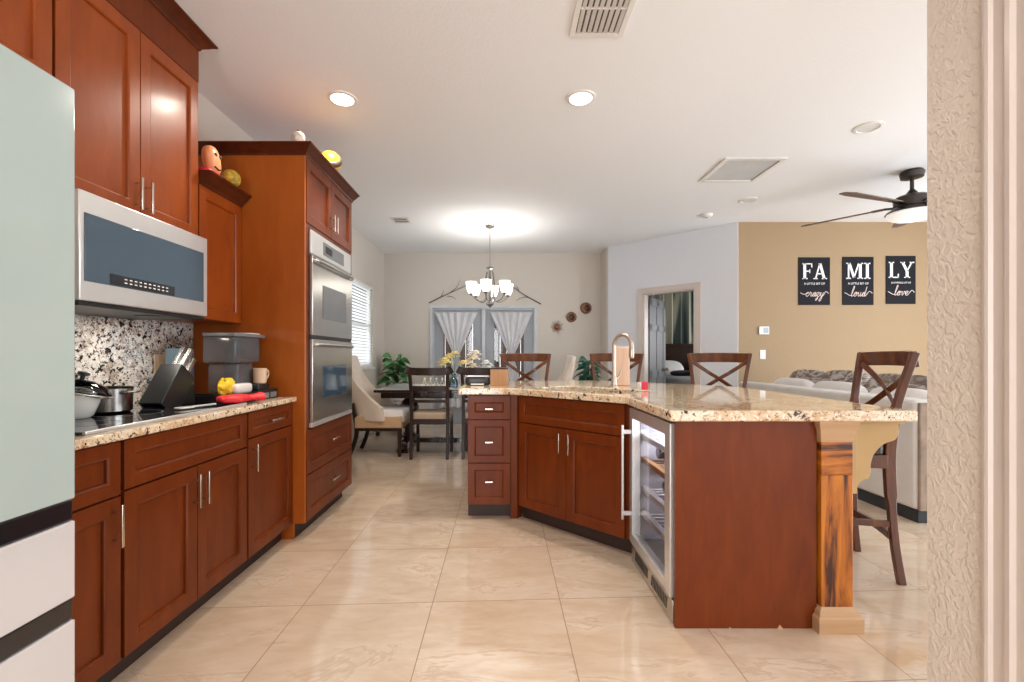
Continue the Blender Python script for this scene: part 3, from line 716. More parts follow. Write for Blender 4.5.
# faucet
fc = thing('kitchen_faucet', 'tall arched pull-down faucet in warm brushed nickel behind the sink', 'faucet', (.83, 3.37, IT), R(40))
b = MB(); b.lathe([(.030, 0), (.030, .006), (.022, .012), (.020, .07), (.018, .075)], seg=20); b.build('base', bronze_n, fc)
arc = [(0, 0, .07), (0, 0, .26)] + [(0, -.075+.075*math.cos(a), .30+.085*math.sin(a)) for a in [i*PI/10 for i in range(11)]] + [(0, -.150, .29)]
MB().tube(arc, .0155, 12).build('spout', bronze_n, fc)
b = MB(); b.lathe([(.014, .30), (.018, .29), (.019, .22), (.016, .21), (.0, .21)], (0, -.150, 0), 16); b.build('spray_head', bronze_n, fc)
b = MB(); b.tube([(.02, 0, .055), (.06, 0, .075), (.085, -.0, .12)], [.009, .007, .006], 10); b.build('lever', bronze_n, fc)
tag(MB(TR((.925, 3.50, IT), rz=R(-10))).box(-.055, .055, -.010, .010, 0, .30).build('cutting_board', paleboard, bevel=.008), 'light tan upright board standing behind the faucet', 'board')
# red box
rb = thing('salt_box', 'small red and white box standing right of the faucet', 'box', (.962, 3.10, IT), R(15))
MB().box(-.026, .026, -.02, .02, 0, .052).build('carton', red_m, rb, bevel=.003)
MB().box(-.034, -.027, -.021, .021, 0, .05).build('side_panel', white_cer, rb, bevel=.002)
# speaker-like black case and wood box on the left end of the island
sp_ = thing('black_case', 'low black rounded case with a pale top edge at the island end', 'case', (-.19, 3.56, IT), 0)
MB().rbox(-.095, .095, -.06, .06, .0, .068, .35).build('shell', blackplastic, sp_)
b = MB(); b.tube(catmull([(-.098, -.03, .02), (-.094, -.035, .060), (-.07, -.04, .072), (.07, -.04, .072), (.092, -.03, .066)], 4), .0045, 8); b.build('edge_band', steel_white, sp_)
MB().box(-.05, .05, -.0625, -.059, .006, .016).build('name_strip', white_paint, sp_)
wb = thing('wooden_box', 'square light brown wooden box standing beside the black case on the island', 'box', (-.020, 3.56, IT), 0)
b = MB(); b.box(-.068, .068, -.06, -.05, 0, .125); b.box(-.068, .068, .05, .06, 0, .125); b.box(-.068, -.058, -.05, .05, 0, .125); b.box(.058, .068, -.05, .05, 0, .125); b.box(-.058, .058, -.05, .05, 0, .01); b.build('box_sides', boxwood, wb, bevel=.002)
MB().box(-.068, .068, -.06, .06, .125, .137).build('lid', espresso, wb, bevel=.002)

# wine cooler: faces -X
wc = thing('wine_cooler', 'stainless under-counter beverage cooler with glass door in the island', 'wine cooler', (.728, 2.60, 0), R(-90))
CW = .625
b = MB(); b.box(0, .02, .05, .60, .11, .875); b.box(CW-.02, CW, .05, .60, .11, .875); b.box(.02, CW-.02, .05, .60, .86, .875); b.box(.02, CW-.02, .05, .60, .11, .13); b.box(.02, CW-.02, .58, .60, .13, .86); b.build('cabinet_shell', greyplastic, wc)
b = MB(); b.box(.02, .024, .06, .58, .13, .86); b.box(CW-.024, CW-.02, .06, .58, .13, .86); b.box(.024, CW-.024, .57, .58, .13, .86); b.build('liner', plain('cooler liner', (0.55, 0.55, 0.60), 0.3), wc)
b = MB(); b.box(0, .045, 0, .045, .115, .872); b.box(CW-.06, CW, 0, .045, .115, .872); b.box(.045, CW-.06, 0, .045, .815, .872); b.box(.045, CW-.06, 0, .045, .115, .165)
dr = b.build('door_frame', steel_white, wc, bevel=.003)
MB().box(.045, CW-.06, .018, .026, .165, .815).build('glass', cooler_glass, dr)
b = MB(); b.box(.018, .030, -.052, -.040, .24, .775); b.box(.016, .032, -.041, 0, .265, .288); b.box(.016, .032, -.041, 0, .725, .748); b.build('handle', steel_white, dr, bevel=.002)
for z in (.27, .41, .57, .70):
    b = MB(); b.box(.03, CW-.03, .055, .085, z, z+.028)
    for k in range(11): b.box(.05+k*.052, .062+k*.052, .085, .55, z+.004, z+.012)
    b.box(.03, CW-.03, .54, .55, z, z+.012)
    b.build('shelf', boxwood if z == .57 else steel_white, wc, bevel=.002)
area_light('cooler_lamp', (CW/2, .30, .85), (0, 0, 0), .3, .3, 9, (0.88, 0.90, 1.0), wc)
b = MB(); b.box(0, CW, .012, .50, .0, .105); gr = b.build('base_grille', steel, wc, bevel=.002)
for x0 in (.07, .34):
    b = MB()
    for k in range(11):
        x_ = x0+k*.020; b.prism([(x_, .03), (x_+.010, .03), (x_+.022, .085), (x_+.012, .085)], .0105, .012, 'y')
    b.build('vent_slots', blackplastic, gr)
for k in range(5):  # bottles and cans lying on the shelves
    px_, pz = (.12+.1*k), (.4385 if k % 2 else .598)
    bt = MB(TR((.728, 2.60, 0), rz=R(-90)) @ TR((px_, .12, pz+.038), rx=R(-90))); bt.lathe([(0, 0), (.030, .0), (.033, .01), (.033, .16), (.014, .22), (.013, .28), (.0, .28)], seg=16)
    o_ = bt.build('wine_bottle', blackglass); tag(o_, ['dark bottle lying on the wooden shelf inside the cooler', 'dark bottle lying on the third cooler shelf below the wooden one'][k % 2], 'bottle', ['bottles on the wooden cooler shelf', 'bottles on the pale cooler shelf'][k % 2])

# post and corbel
po = thing('island_post', 'orange tiger-grained square wooden post supporting the island corner', 'post', (1.420, 1.995, 0), 0)
MB().box(-.0675, .0675, -.0675, .0675, .10, .66).build('shaft', tiger, po, bevel=.003)
MB().box(-.0675, .0675, -.0675, .0675, .66, .818).build('upper_block', tiger_h, po, bevel=.003)
prof = [(.112, 0), (.112, .055), (.104, .062), (.100, .078), (.088, .088), (.076, .10)]
def sqlathe(pr, mat, name, par):
    b = MB(); v = []; f = []
    for r_, z in pr:
        for sx, sy in ((-1, -1), (1, -1), (1, 1), (-1, 1)): v.append((sx*r_, sy*r_, z))
    for i in range(len(pr)-1):
        for k in range(4): f.append((i*4+k, i*4+(k+1) % 4, i*4+4+(k+1) % 4, i*4+4+k))
    f.append((3, 2, 1, 0)); n = (len(pr)-1)*4; f.append((n, n+1, n+2, n+3)); b.add(v, f)
    return b.build(name, mat, par, ang=0.3)
sqlathe([(r_-.018, z*1.12) for r_, z in prof], pine, 'base_moulding', po)
sqlathe([(.069, .80), (.073, .815), (.076, .85), (.083, .868), (.085, IZ)], pine, 'capital_moulding', po)
co = thing('corbel', 'cream scrolled corbel bracket under the island overhang beside the post', 'bracket', (1.500, 1.955, 0), 0)
pf = [(.022, .875), (.205, .875)] + [tuple(p)[:2] for p in catmull([(.205, .835, 0), (.19, .805, 0), (.14, .785, 0), (.10, .745, 0), (.085, .70, 0), (.084, .66, 0), (.070, .635, 0), (.052, .632, 0), (.022, .600, 0)], 4)]
MB().prism(pf, .0, .08, 'y').build('scroll', mdf, co, bevel=.002)
MB().box(0, .022, -.006, .092, .575, .875).build('back_plate', mdf, co, bevel=.002)
MB().box(0, .222, -.010, .095, .875, IZ).build('top_plate', mdf, co, bevel=.002)

# ------------------------------------------------------------------ bar stools (local: faces -y)
def make_stool(label):
    t = thing('bar_stool', label, 'bar stool', group='cross back bar stools')
    for s in (-1, 1):
        pts = catmull([(s*.205, .235, 0), (s*.192, .212, .20), (s*.180, .200, .45), (s*.178, .197, .68), (s*.197, .220, .92), (s*.238, .275, 1.185)], 5)
        MB().sweep(pts, .030, [.036]*10+[.050]*(len(pts)-10-6)+[.034]*6).build('rear_leg', stool_wood, t, bevel=.004)
        pts = catmull([(s*.205, -.225, 0), (s*.195, -.20, .2), (s*.185, -.18, .62)], 5)
        MB().sweep(pts, .036, .036).build('front_leg', stool_wood, t, bevel=.004)
    b = MB(); b.box(-.20, .20, -.205, -.175, .585, .655); b.box(-.20, -.17, -.19, .18, .585, .655); b.box(.17, .20, -.19, .18, .585, .655); b.box(-.19, .19, .155, .18, .585, .655); b.build('seat_frame', stool_wood, t, bevel=.004)
    MB().rbox(-.215, .215, -.225, .182, .65, .725, .3, 28, 12).build('seat', leather, t)
    for s in (-1, 1): MB().sweep([(s*.19, -.20, .30), (s*.187, .19, .30)], .022, .032).build('stretcher', stool_wood, t, bevel=.003)
    MB().sweep(catmull([(-.19, -.205, .21), (0, -.215, .21), (.19, -.205, .21)], 4), .036, .024, side=(0, 0, 1)).build('stretcher', stool_wood, t, bevel=.003)
    MB().sweep(catmull([(-.19, .195, .24), (0, .215, .24), (.19, .195, .24)], 4), .036, .024, side=(0, 0, 1)).build('stretcher', stool_wood, t, bevel=.003)
    pts = catmull([(-.232, .280, 1.148), (-.12, .315, 1.152), (0, .325, 1.153), (.12, .315, 1.152), (.232, .280, 1.148)], 5)
    MB().sweep(pts, .080, .024, side=(0, -.15, 1)).build('top_rail', stool_wood, t, bevel=.004)
    MB().sweep(catmull([(-.19, .205, .80), (0, .24, .80), (.19, .205, .80)], 5), .045, .02, side=(0, 0, 1)).build('lower_rail', stool_wood, t, bevel=.003)
    for s in (-1, 1):
        pts = catmull([(s*.215, .265, 1.12), (s*.10, .290, 1.035), (0, .280, .97), (-s*.10, .26, .90), (-s*.19, .215, .83)], 5)
        MB().sweep(pts, .030, .014, side=(s*.55, 0, .8)).build('cross_slat', stool_wood, t, bevel=.003)
    return t
st1 = make_stool('first dark cross-back stool from the left, behind the island beside the wooden box')
st1.location = (.23, 4.20, 0)
dup(st1, (1.02, 4.10, 0), R(-16), 'dark cross-back stool standing behind the arched faucet')
dup(st1, (1.72, 3.66, 0), R(-30), 'reddish cross-back stool standing in front of the bedroom doorway')
dup(st1, (1.850, 2.57, 0), R(-102), 'nearest cross-back stool with black seat, at the right end of the island')

# ------------------------------------------------------------------ dining area
TY = 5.85
dt = thing('dining_table', 'dark wood dining table with pale reflection painted on top and carved pedestals under the chandelier', 'dining table', (-.45, TY, 0), 0)
MB().box(-1.05, 1.05, -.55, .55, .735, .768).build('tabletop', table_wood, dt, bevel=.006)
MB().box(-1.03, 1.03, -.53, .53, .768, .775).build('top_reflection', plain('pale table reflection', (0.66, 0.66, 0.65), 0.2, coat=0.3), dt, bevel=.002)  # pale sheet painting the bright reflection on the dark tabletop
b = MB(); b.box(-.98, .98, -.48, .48, .665, .735); b.build('apron', table_wood, dt, bevel=.004)
for s in (-1, 1):
    b = MB(); b.lathe([(.10, .12), (.11, .16), (.07, .19), (.06, .22), (.075, .24), (.055, .26), (.075, .29), (.055, .31), (.075, .34), (.055, .36), (.07, .40), (.115, .46), (.125, .52), (.10, .58), (.06, .62), (.09, .645), (.09, .665)], (s*.74, 0, 0), 24)
    b.build('pedestal', table_wood, dt)
    b = MB(); b.box(s*.74-.06, s*.74+.06, -.42, .42, .02, .12); b.box(s*.74-.07, s*.74+.07, -.42, -.32, 0, .05); b.box(s*.74-.07, s*.74+.07, .32, .42, 0, .05); b.build('foot', table_wood, dt, bevel=.008)
MB().box(-.70, .70, -.05, .05, .06, .12).build('stretcher', table_wood, dt, bevel=.005)
def make_chair(label):
    t = thing('dining_chair', label, 'dining chair', group='ladder back dining chairs')
    for s in (-1, 1):
        MB().sweep(catmull([(s*.205, -.20, 0), (s*.205, -.17, .25), (s*.205, -.16, .48), (s*.205, -.18, .75), (s*.215, -.23, .99)], 4), .036, .04).build('rear_leg', espresso, t, bevel=.004)
        MB().sweep([(s*.205, .24, 0), (s*.205, .24, .44)], .036, .036).build('front_leg', espresso, t, bevel=.004)
        MB().sweep([(s*.205, -.17, .20), (s*.205, .24, .20)], .018, .03).build('stretcher', espresso, t, bevel=.003)
    MB().box(-.22, .22, -.18, .26, .39, .45).build('seat_frame', espresso, t, bevel=.005)
    MB().rbox(-.225, .225, -.15, .275, .43, .52, .3, 28, 12).build('seat', seat_fab, t)
    pts = catmull([(-.265, -.235, 1.02), (-.20, -.232, .995), (0, -.25, .99), (.20, -.232, .995), (.265, -.235, 1.02)], 5)
    MB().sweep(pts, .085, .028, side=(0, 0, 1)).build('top_rail', espresso, t, bevel=.005)
    for z, hh in ((.80, .055), (.655, .032)):
        MB().sweep(catmull([(-.205, -.185, z), (0, -.20, z), (.205, -.185, z)], 4), hh, .02, side=(0, 0, 1)).build('back_slat', espresso, t, bevel=.003)
    return t
dc = make_chair('dark ladder-back dining chair nearest the oven tower, back to the camera')
dc.location = (-.82, 5.32, 0)
dup(dc, (-.235, 5.34, 0), 0, 'dark ladder-back dining chair half hidden behind the left end of the island')
def make_host(label, loc, rz):
    t = thing('upholstered_chair', label, 'upholstered chair', loc, rz, 'tufted host chairs')
    # local: faces -y
    def shell(u, v):
        a = (u-.5)*2; side = max(0, abs(a)-.55)/.45
        x = a*.29; y = .26-side*side*.36-.02*math.cos(a*2)
        top = 1.17-.04*a*a-(side**1.0)*.56
        z = .42+(top-.42)*v
        y += .13*v*(1-side*.8)
        d = 0
        if side < .2: d = .008*math.cos(u*14*PI)*math.cos(v*10*PI)
        return (x, y-d, z)
    MB().grid(shell, 40, 26).build('backrest', cream_fab, t, solid=.055, bevel=.012)
    MB().rbox(-.26, .26, -.31, .24, .38, .55, .25, 28, 12).build('seat', cushion_w, t)
    MB().box(-.265, .265, -.285, .26, .33, .47).build('seat_skirt', tan_fab, t, bevel=.015)
    b = MB(); b.box(-.262, .262, -.26, .26, .30, .335); b.build('seat_frame', espresso, t, bevel=.004)
    for s in (-1, 1):
        MB().sweep([(s*.235, -.255, 0), (s*.235, -.255, .32)], [.035, .048], [.035, .048]).build('front_leg', espresso, t, bevel=.004)
        MB().sweep(catmull([(s*.235, .33, 0), (s*.235, .27, .15), (s*.235, .24, .32), (s*.26, .285, .62)], 4), .034, .045).build('rear_leg', espresso, t, bevel=.004)
    return t
h1 = make_host('cream tufted upholstered chair at the near-left end of the dining table', (-1.44, 5.50, 0), R(90))
h2 = dup(h1, (.50, 5.75, 0), R(-90), 'white upholstered high chair at the right end of the dining table')
# rolling stool
rs = thing('rolling_stool', 'rolling seat on black casters behind the cream upholstered chair', 'rolling stool', (-1.66, 6.85, 0), 0)
MB().rbox(-.21, .21, -.21, .21, .40, .49, .5).build('seat', pattern, rs)
MB().tube([(0, 0, .1), (0, 0, .41)], .022).build('gas_post', steel_white, rs)
for k in range(5):
    a = k*2*PI/5+.3
    MB().sweep([(0, 0, .12), (.26*math.cos(a), .26*math.sin(a), .075)], .035, .022, side=(-math.sin(a), math.cos(a), 0)).build('base_arm', steel_white, rs, bevel=.003)
    MB(TR((.26*math.cos(a), .26*math.sin(a), .031), ry=R(90), rz=a+1)).lathe([(.031, -.02), (.031, .02)], seg=16).build('caster', blackplastic, rs, bevel=.003)

# plants
def leaf(b, p, d, L, wd, droop=.3, roll=0):
    d = Vector(d).normalized(); sd = d.cross(Vector((0, 0, 1)));
    sd = sd.normalized() if sd.length > .01 else Vector((1, 0, 0)); up = sd.cross(d)
    sd = (Matrix.Rotation(roll, 3, d) @ sd); up = sd.cross(d)
    vs = []; fs = []; n = 6
    for i in range(n+1):
        t_ = i/n; wv = wd*math.sin(PI*min(.98, t_*.92+.06))**.8
        c = Vector(p)+d*L*t_-Vector((0, 0, 1))*droop*L*t_*t_
        vs += [c-sd*wv/2+up*wv*.16, c, c+sd*wv/2+up*wv*.16]
    for i in range(n):
        for k in range(2): fs.append((i*3+k, i*3+k+1, i*3+3+k+1, i*3+3+k))
    b.add(vs, fs)
def plant(name, label, loc, z0, z1, n, spread, Ls, wd, lm, pm, pr):
    t = thing(name, label, 'plant', loc)
    b = MB(); b.lathe([(pr*.75, 0), (pr, z0*.9), (pr*1.04, z0), (pr*.92, z0), (pr*.9, z0-.04), (0, z0-.04)], seg=24); b.build('planter', pm, t)
    st_ = MB(); lv = MB()
    for k in range(n):
        a = k*2.4; zz = z0+(z1-z0)*(.25+.75*k/n)*.9; r_ = spread*(.25+.2*random.random())
        tip = Vector((r_*math.cos(a), r_*math.sin(a), zz-.03))
        st_.tube(catmull([(0, 0, z0-.05), (tip.x*.3, tip.y*.3, (z0+zz)/2), tip], 4), .005, 6)
        el = random.uniform(.2, 1.3)
        leaf(lv, tip, (math.cos(a), math.sin(a), el), Ls*random.uniform(.8, 1.15), wd*random.uniform(.85, 1.1), .6, random.uniform(-1.1, 1.1))
    st_.build('stems', twig_m, t); lv.build('foliage', lm, t, solid=.003)
    return t
plant('potted_plant', 'broad-leaved green plant in the back left corner below the blind', (-1.68, 7.22, 0), .62, 1.24, 34, .22, .19, .17, leaf_m, pot_m, .13)
plant('potted_plant', 'teal-green leafy plant by the back wall under the sun ornaments', (1.33, 6.95, 0), .55, 1.20, 34, .20, .18, .15, leaf_t, pot_b, .14)

# things on dining table
TZ = .775
vz = thing('glass_vase', 'clear pale blue glass vase on the dining table', 'vase', (-.60, 5.62, TZ))
MB().lathe([(.045, 0), (.055, .02), (.05, .09), (.022, .13), (.02, .15), (.032, .17)], seg=20).build('vessel', vase_glass, vz, solid=.004)
def flower(b, c, r, n=9, seed=0):
    rnd = random.Random(seed)
    for L_ in range(3):
        for k in range(n):
            a = 2*PI*k/n+L_*.4; el = .1+L_*.55
            leaf(b, (c[0], c[1], c[2]), (math.cos(a)*math.cos(el), math.sin(a)*math.cos(el), math.sin(el)), r*(1-.12*L_), r*.62, .25)
def spray(name, label, cat, loc, blooms, mat, stem_from):
    t = thing(name, label, cat, loc)
    s_ = MB()
    for i, (x, y, z, r) in enumerate(blooms):
        b = MB(); flower(b, (x, y, z), r*1.3, 8, i); b.ball((x, y, z+.015), r*.6, 12, 8, (1, 1, .7)); b.build('bloom', mat, t, solid=.002)
        s_.tube(catmull([stem_from, (x*.5, y*.5, (z+stem_from[2])*.5), (x, y, z)], 4), .004, 6)
    s_.build('stems', leaf_m, t); return t
spray('yellow_flowers', 'yellow flower spray in the blue glass vase on the table', 'flowers', (-.60, 5.62, TZ+.02), [(-.10, 0, .30, .085), (-.05, .05, .36, .07), (.03, -.02, .40, .05), (.12, .0, .28, .06), (-.14, -.03, .26, .05)], yel, (0, 0, .02))
vz2 = thing('ceramic_vase', 'white ceramic vase with pale flowers on the dining table', 'vase', (-.38, 5.72, TZ))
MB().lathe([(.05, 0), (.075, .05), (.06, .13), (.035, .16), (.045, .18)], seg=20).build('vessel', white_cer, vz2, solid=.004)
spray('ivory_flowers', 'ivory flower bunch right of the yellow flowers on the table', 'flowers', (-.38, 5.72, TZ+.02), [(-.04, 0, .28, .08), (.03, -.03, .34, .08), (.05, .02, .40, .07), (-.02, .05, .36, .06), (.02, -.04, .24, .06)], ivory, (0, 0, .08))
spray('white_flowers', 'small white flower bunch at the right of the table flowers', 'flowers', (-.20, 5.72, TZ), [(.0, 0, .30, .065), (.03, -.02, .23, .055), (-.02, .02, .25, .05), (.06, 0, .27, .03)], white_p, (0, 0, .0))
# lattice ornament
lo = MB()
for k in range(5):
    x = -1.02+k*.075
    lo.tube([(x, 5.75, TZ+.004), (x+.04, 5.75, TZ+.09), (x+.075, 5.75, TZ+.004)], .006, 8)
    lo.ball((x+.04, 5.75, TZ+.10), .016, 10, 8)
lo.tube([(-1.03, 5.75, TZ+.006), (-.63, 5.75, TZ+.006)], .007, 8)
tag(lo.build('table_centrepiece', ivory), 'low ivory openwork ornament on the table behind the left dining chair', 'ornament')
tag(MB(TR((-.80, 5.62, TZ))).box(-.22, .22, -.14, .14, 0, .004).build('placemat', white_cer, bevel=.001), 'white placemat lying on the dining table', 'placemat')

# chandelier
ch = thing('chandelier', 'lit chandelier with frosted glass shades hanging over the dining table', 'chandelier', (-.16, 6.02, 0))
CHB = 1.83
b = MB(); b.lathe([(0, CZ-.03), (.05, CZ-.028), (.065, CZ-.01), (.065, CZ)], seg=24); b.build('canopy', steel, ch)
MB().tube([(0, 0, CZ-.03), (0, 0, 2.30)], .006, 8).build('rod', bronze_n, ch)
b = MB(); b.lathe([(.01, 2.35), (.05, 2.335), (.055, 2.315), (.012, 2.30), (.006, 2.05), (.010, 1.90), (.05, 1.87), (.055, 1.85), (.02, 1.82), (0, CHB-.03)], seg=20); b.build('centre_column', pewter, ch)
shade_m = emit('lit frosted shade glass', (1.0, 0.93, 0.84), 2.6)
for k in range(6):
    a = k*PI/3+.35; ca, sa = math.cos(a), math.sin(a); rr = .255
    zt = 1.985
    pts = catmull([(.045*ca, .045*sa, 2.28), (.07*ca, .07*sa, 2.10), (.06*ca, .06*sa, 1.93), (.12*ca, .12*sa, 1.88), (.20*ca, .20*sa, 1.91), (rr*ca, rr*sa, zt-.02)], 5)
    arm = MB().tube(pts, .006, 8).build('arm', pewter, ch)
    MB().lathe([(.012, zt-.03), (.026, zt-.01), (.026, zt)], (rr*ca, rr*sa, 0), 16).build('socket', pewter, arm)
    sh = MB().lathe([(.034, zt), (.050, zt+.03), (.062, zt+.08), (.070, zt+.145)], (rr*ca, rr*sa, 0), 24, cap=False).build('shade', shade_m, arm, solid=.003)
for k in range(6):
    a = k*PI/3+.35
    d = bpy.data.lights.new('bulb_light', 'POINT'); d.energy = 5.5; d.color = (1, .94, .86); d.shadow_soft_size = .04
    lo_ = bpy.data.objects.new('bulb_light', d); COL.objects.link(lo_); lo_.parent = ch; lo_.location = (.255*math.cos(a), .255*math.sin(a), 2.06)

# curtains in french doors (pulled in at the middle)
def tied(x0, x1, xc, name, label):
    ztop, zt, zb = 1.90, 1.16, .3
    def fn(u, v):
        z = ztop+(zb-ztop)*v
        if z > zt: k = (z-zt)/(ztop-zt)
        else: k = .75*(zt-z)/(zt-zb)
        wdt = .035+(x1-x0)/2*k if k > 0 else .035
        mid = xc+((x0+x1)/2-xc)*min(1, k)
        s_ = (u-.5)*2
        return (mid+wdt*s_, BY-.045-.022*math.sin(u*6*2*PI+.8*math.sin(u*5))*(.35+.65*min(1, k+.2)), z)
    c = thing(name, label, 'curtain', (0, 0, 0), group='sheer door curtains')
    MB().grid(fn, 132, 40).build('cloth', sheer, c, solid=.002)
    MB().tube([(x0-.02, BY-.045, 1.945), (x1+.02, BY-.045, 1.945)], .006, 8).build('rod', white_paint, c)
    b = MB(); b.lathe([(.062, -.012), (.066, 0), (.062, .012)], (xc, BY-.04, zt), 20, cap=False)
    b.build('tie_band', sheer, c)
    return c
tied(-1.10, -.44, -.76, 'sheer_curtain', 'white gathered curtain on the left garden door leaf')
tied(-.17, .48, .16, 'sheer_curtain', 'white gathered curtain on the right garden door leaf')

# metal twig wall art
def twig(name, label, pts, branches):
    b = MB(); p = catmull([(x, BY-.02, z) for x, z in pts], 5); b.tube(p, [.009-.006*i/(len(p)-1) for i in range(len(p))], 8)
    for br in branches:
        q = catmull([(x, BY-.02, z) for x, z in br], 5); b.tube(q, [.006-.004*i/(len(q)-1) for i in range(len(q))], 8)
    return tag(b.build(name, twig_m), label, 'wall decor')
def XZ(px, py, Y=BY-.02): return ((px-502)*Y/455, H-(py-356)*Y/455)
twig('metal_branch', 'brown metal branch on the wall above the left garden door', [XZ(429, 303), XZ(441, 297), XZ(452, 292), XZ(466, 286)], [[XZ(441, 297), XZ(444, 290)], [XZ(450, 293), XZ(457, 287), XZ(460, 280)], [XZ(447, 296), XZ(453, 297), XZ(456, 300)]])
twig('metal_branch', 'brown metal branch on the wall above the right garden door', [XZ(541, 304), XZ(530, 298), XZ(520, 292), XZ(512, 286)], [[XZ(528, 297), XZ(521, 298), XZ(516, 301)], [XZ(519, 291), XZ(517, 286)]])
# sun / moon ornaments
def sun(label, px, py, kind):
    x, z = XZ(px, py); t = thing('sun_ornament', label, 'wall ornament', (x, BY-.005, z), group='copper sun ornaments')
    M = TR(rx=R(90))
    if kind == 0:
        b = MB(M)
        for k in range(14):
            a = 2*PI*k/14; L_ = .13 if k % 2 else .10
            b.prism([(.045*math.cos(a-.2), .045*math.sin(a-.2)), (L_*math.cos(a), L_*math.sin(a)), (.045*math.cos(a+.2), .045*math.sin(a+.2))], .004, .012)
        b.build('rays', copper, t)
        MB(M).lathe([(0, .03), (.03, .025), (.048, .012), (.05, 0)], seg=24).build('face', copper, t)
    elif kind == 1:
        b = MB(M)
        for k in range(9):
            a = PI*.5+PI*1.1*k/9; b.prism([(.05*math.cos(a-.18), .05*math.sin(a-.18)), (.10*math.cos(a+.1), .10*math.sin(a+.1)), (.05*math.cos(a+.18), .05*math.sin(a+.18))], .004, .012)
        b.build('rays', copper, t)
        MB(M).lathe([(.052, .0), (.052, .014), (.075, .018), (.086, .008), (.086, 0)], (.01, 0, 0), 28).build('ring', copper, t)
        MB(M).lathe([(0, .034), (.03, .028), (.045, .012), (.045, 0)], seg=24).build('face', twig_m, t)
    else:
        MB(M).lathe([(.066, .0), (.066, .014), (.084, .02), (.096, .008), (.096, 0)], seg=32).build('ring', copper, t)
        pts = []
        for k in range(13): a = PI*.45+PI*1.1*k/12; pts.append((.066*math.cos(a), .066*math.sin(a)))
        for k in range(12, -1, -1): a = PI*.5+PI*1.0*k/12; pts.append((.02+.05*math.cos(a), .054*math.sin(a)))
        MB(M).prism(pts, .004, .018).build('moon', copper, t); MB(M).lathe([(0, .03), (.03, .02), (.042, .004)], (.018, 0, 0), 20).build('face', twig_m, t)
    return t
sun('copper sun ornament with pointed rays, lowest of the three on the wall', 557, 327, 0)
sun('round copper sun ornament in the middle of the diagonal row of three', 571, 317, 1)
sun('round copper sun and moon ornament, highest of the three on the wall', 586, 308, 2)

# ------------------------------------------------------------------ family room
def letter(b, ch_, x, z, s):
    """slab serif capitals, height s, thickness along y"""
    y0, y1 = -.013, -.009; th = s*.17; tn = s*.085; sf = s*.07
    q = lambda a, c, d, e: b.box(x+a, x+c, y0, y1, z+d, z+e)
    def st_(a, d, c, e, w_): # slanted stroke between (a,d) and (c,e)
        v = [(x+a-w_/2, y0, z+d), (x+a+w_/2, y0, z+d), (x+c+w_/2, y0, z+e), (x+c-w_/2, y0, z+e)]
        v += [(p[0], y1, p[2]) for p in v]; b.add(v, [(0, 1, 2, 3), (7, 6, 5, 4), (0, 4, 5, 1), (1, 5, 6, 2), (2, 6, 7, 3), (3, 7, 4, 0)])
    if ch_ == 'F': q(.06*s, .06*s+th, 0, s); q(0, .32*s, 0, sf); q(0, .62*s, s-sf, s); q(.2*s, .48*s, .47*s, .47*s+sf); q(.56*s, .62*s, .74*s, s); q(.44*s, .49*s, .38*s, .62*s); return .70*s
    if ch_ == 'A': st_(.12*s, 0, .40*s, s, tn); st_(.68*s, 0, .40*s, s, th); q(0, .26*s, 0, sf); q(.52*s, .84*s, 0, sf); q(.22*s, .60*s, .30*s, .30*s+sf); return .86*s
    if ch_ == 'M': q(.10*s, .10*s+tn, 0, s); st_(.18*s, s, .48*s, 0.08*s, th*.9); st_(.78*s, s, .48*s, .08*s, tn); q(.78*s, .78*s+th, 0, s); q(0, .28*s, 0, sf); q(.70*s, 1.04*s, 0, sf); q(0, .24*s, s-sf, s); q(.74*s, 1.04*s, s-sf, s); return 1.12*s
    if ch_ == 'I': q(.10*s, .10*s+th, 0, s); q(0, .37*s, 0, sf); q(0, .37*s, s-sf, s); return .42*s
    if ch_ == 'L': q(.08*s, .08*s+th, 0, s); q(0, .33*s, s-sf, s); q(0, .62*s, 0, sf); q(.56*s, .62*s, 0, .26*s); return .72*s
    if ch_ == 'Y': q(.33*s, .33*s+th, 0, .45*s); st_(.41*s, .42*s, .12*s, s, th); st_(.41*s, .42*s, .72*s, s, tn); q(.24*s, .60*s, 0, sf); q(0, .28*s, s-sf, s); q(.58*s, .86*s, s-sf, s); return .86*s
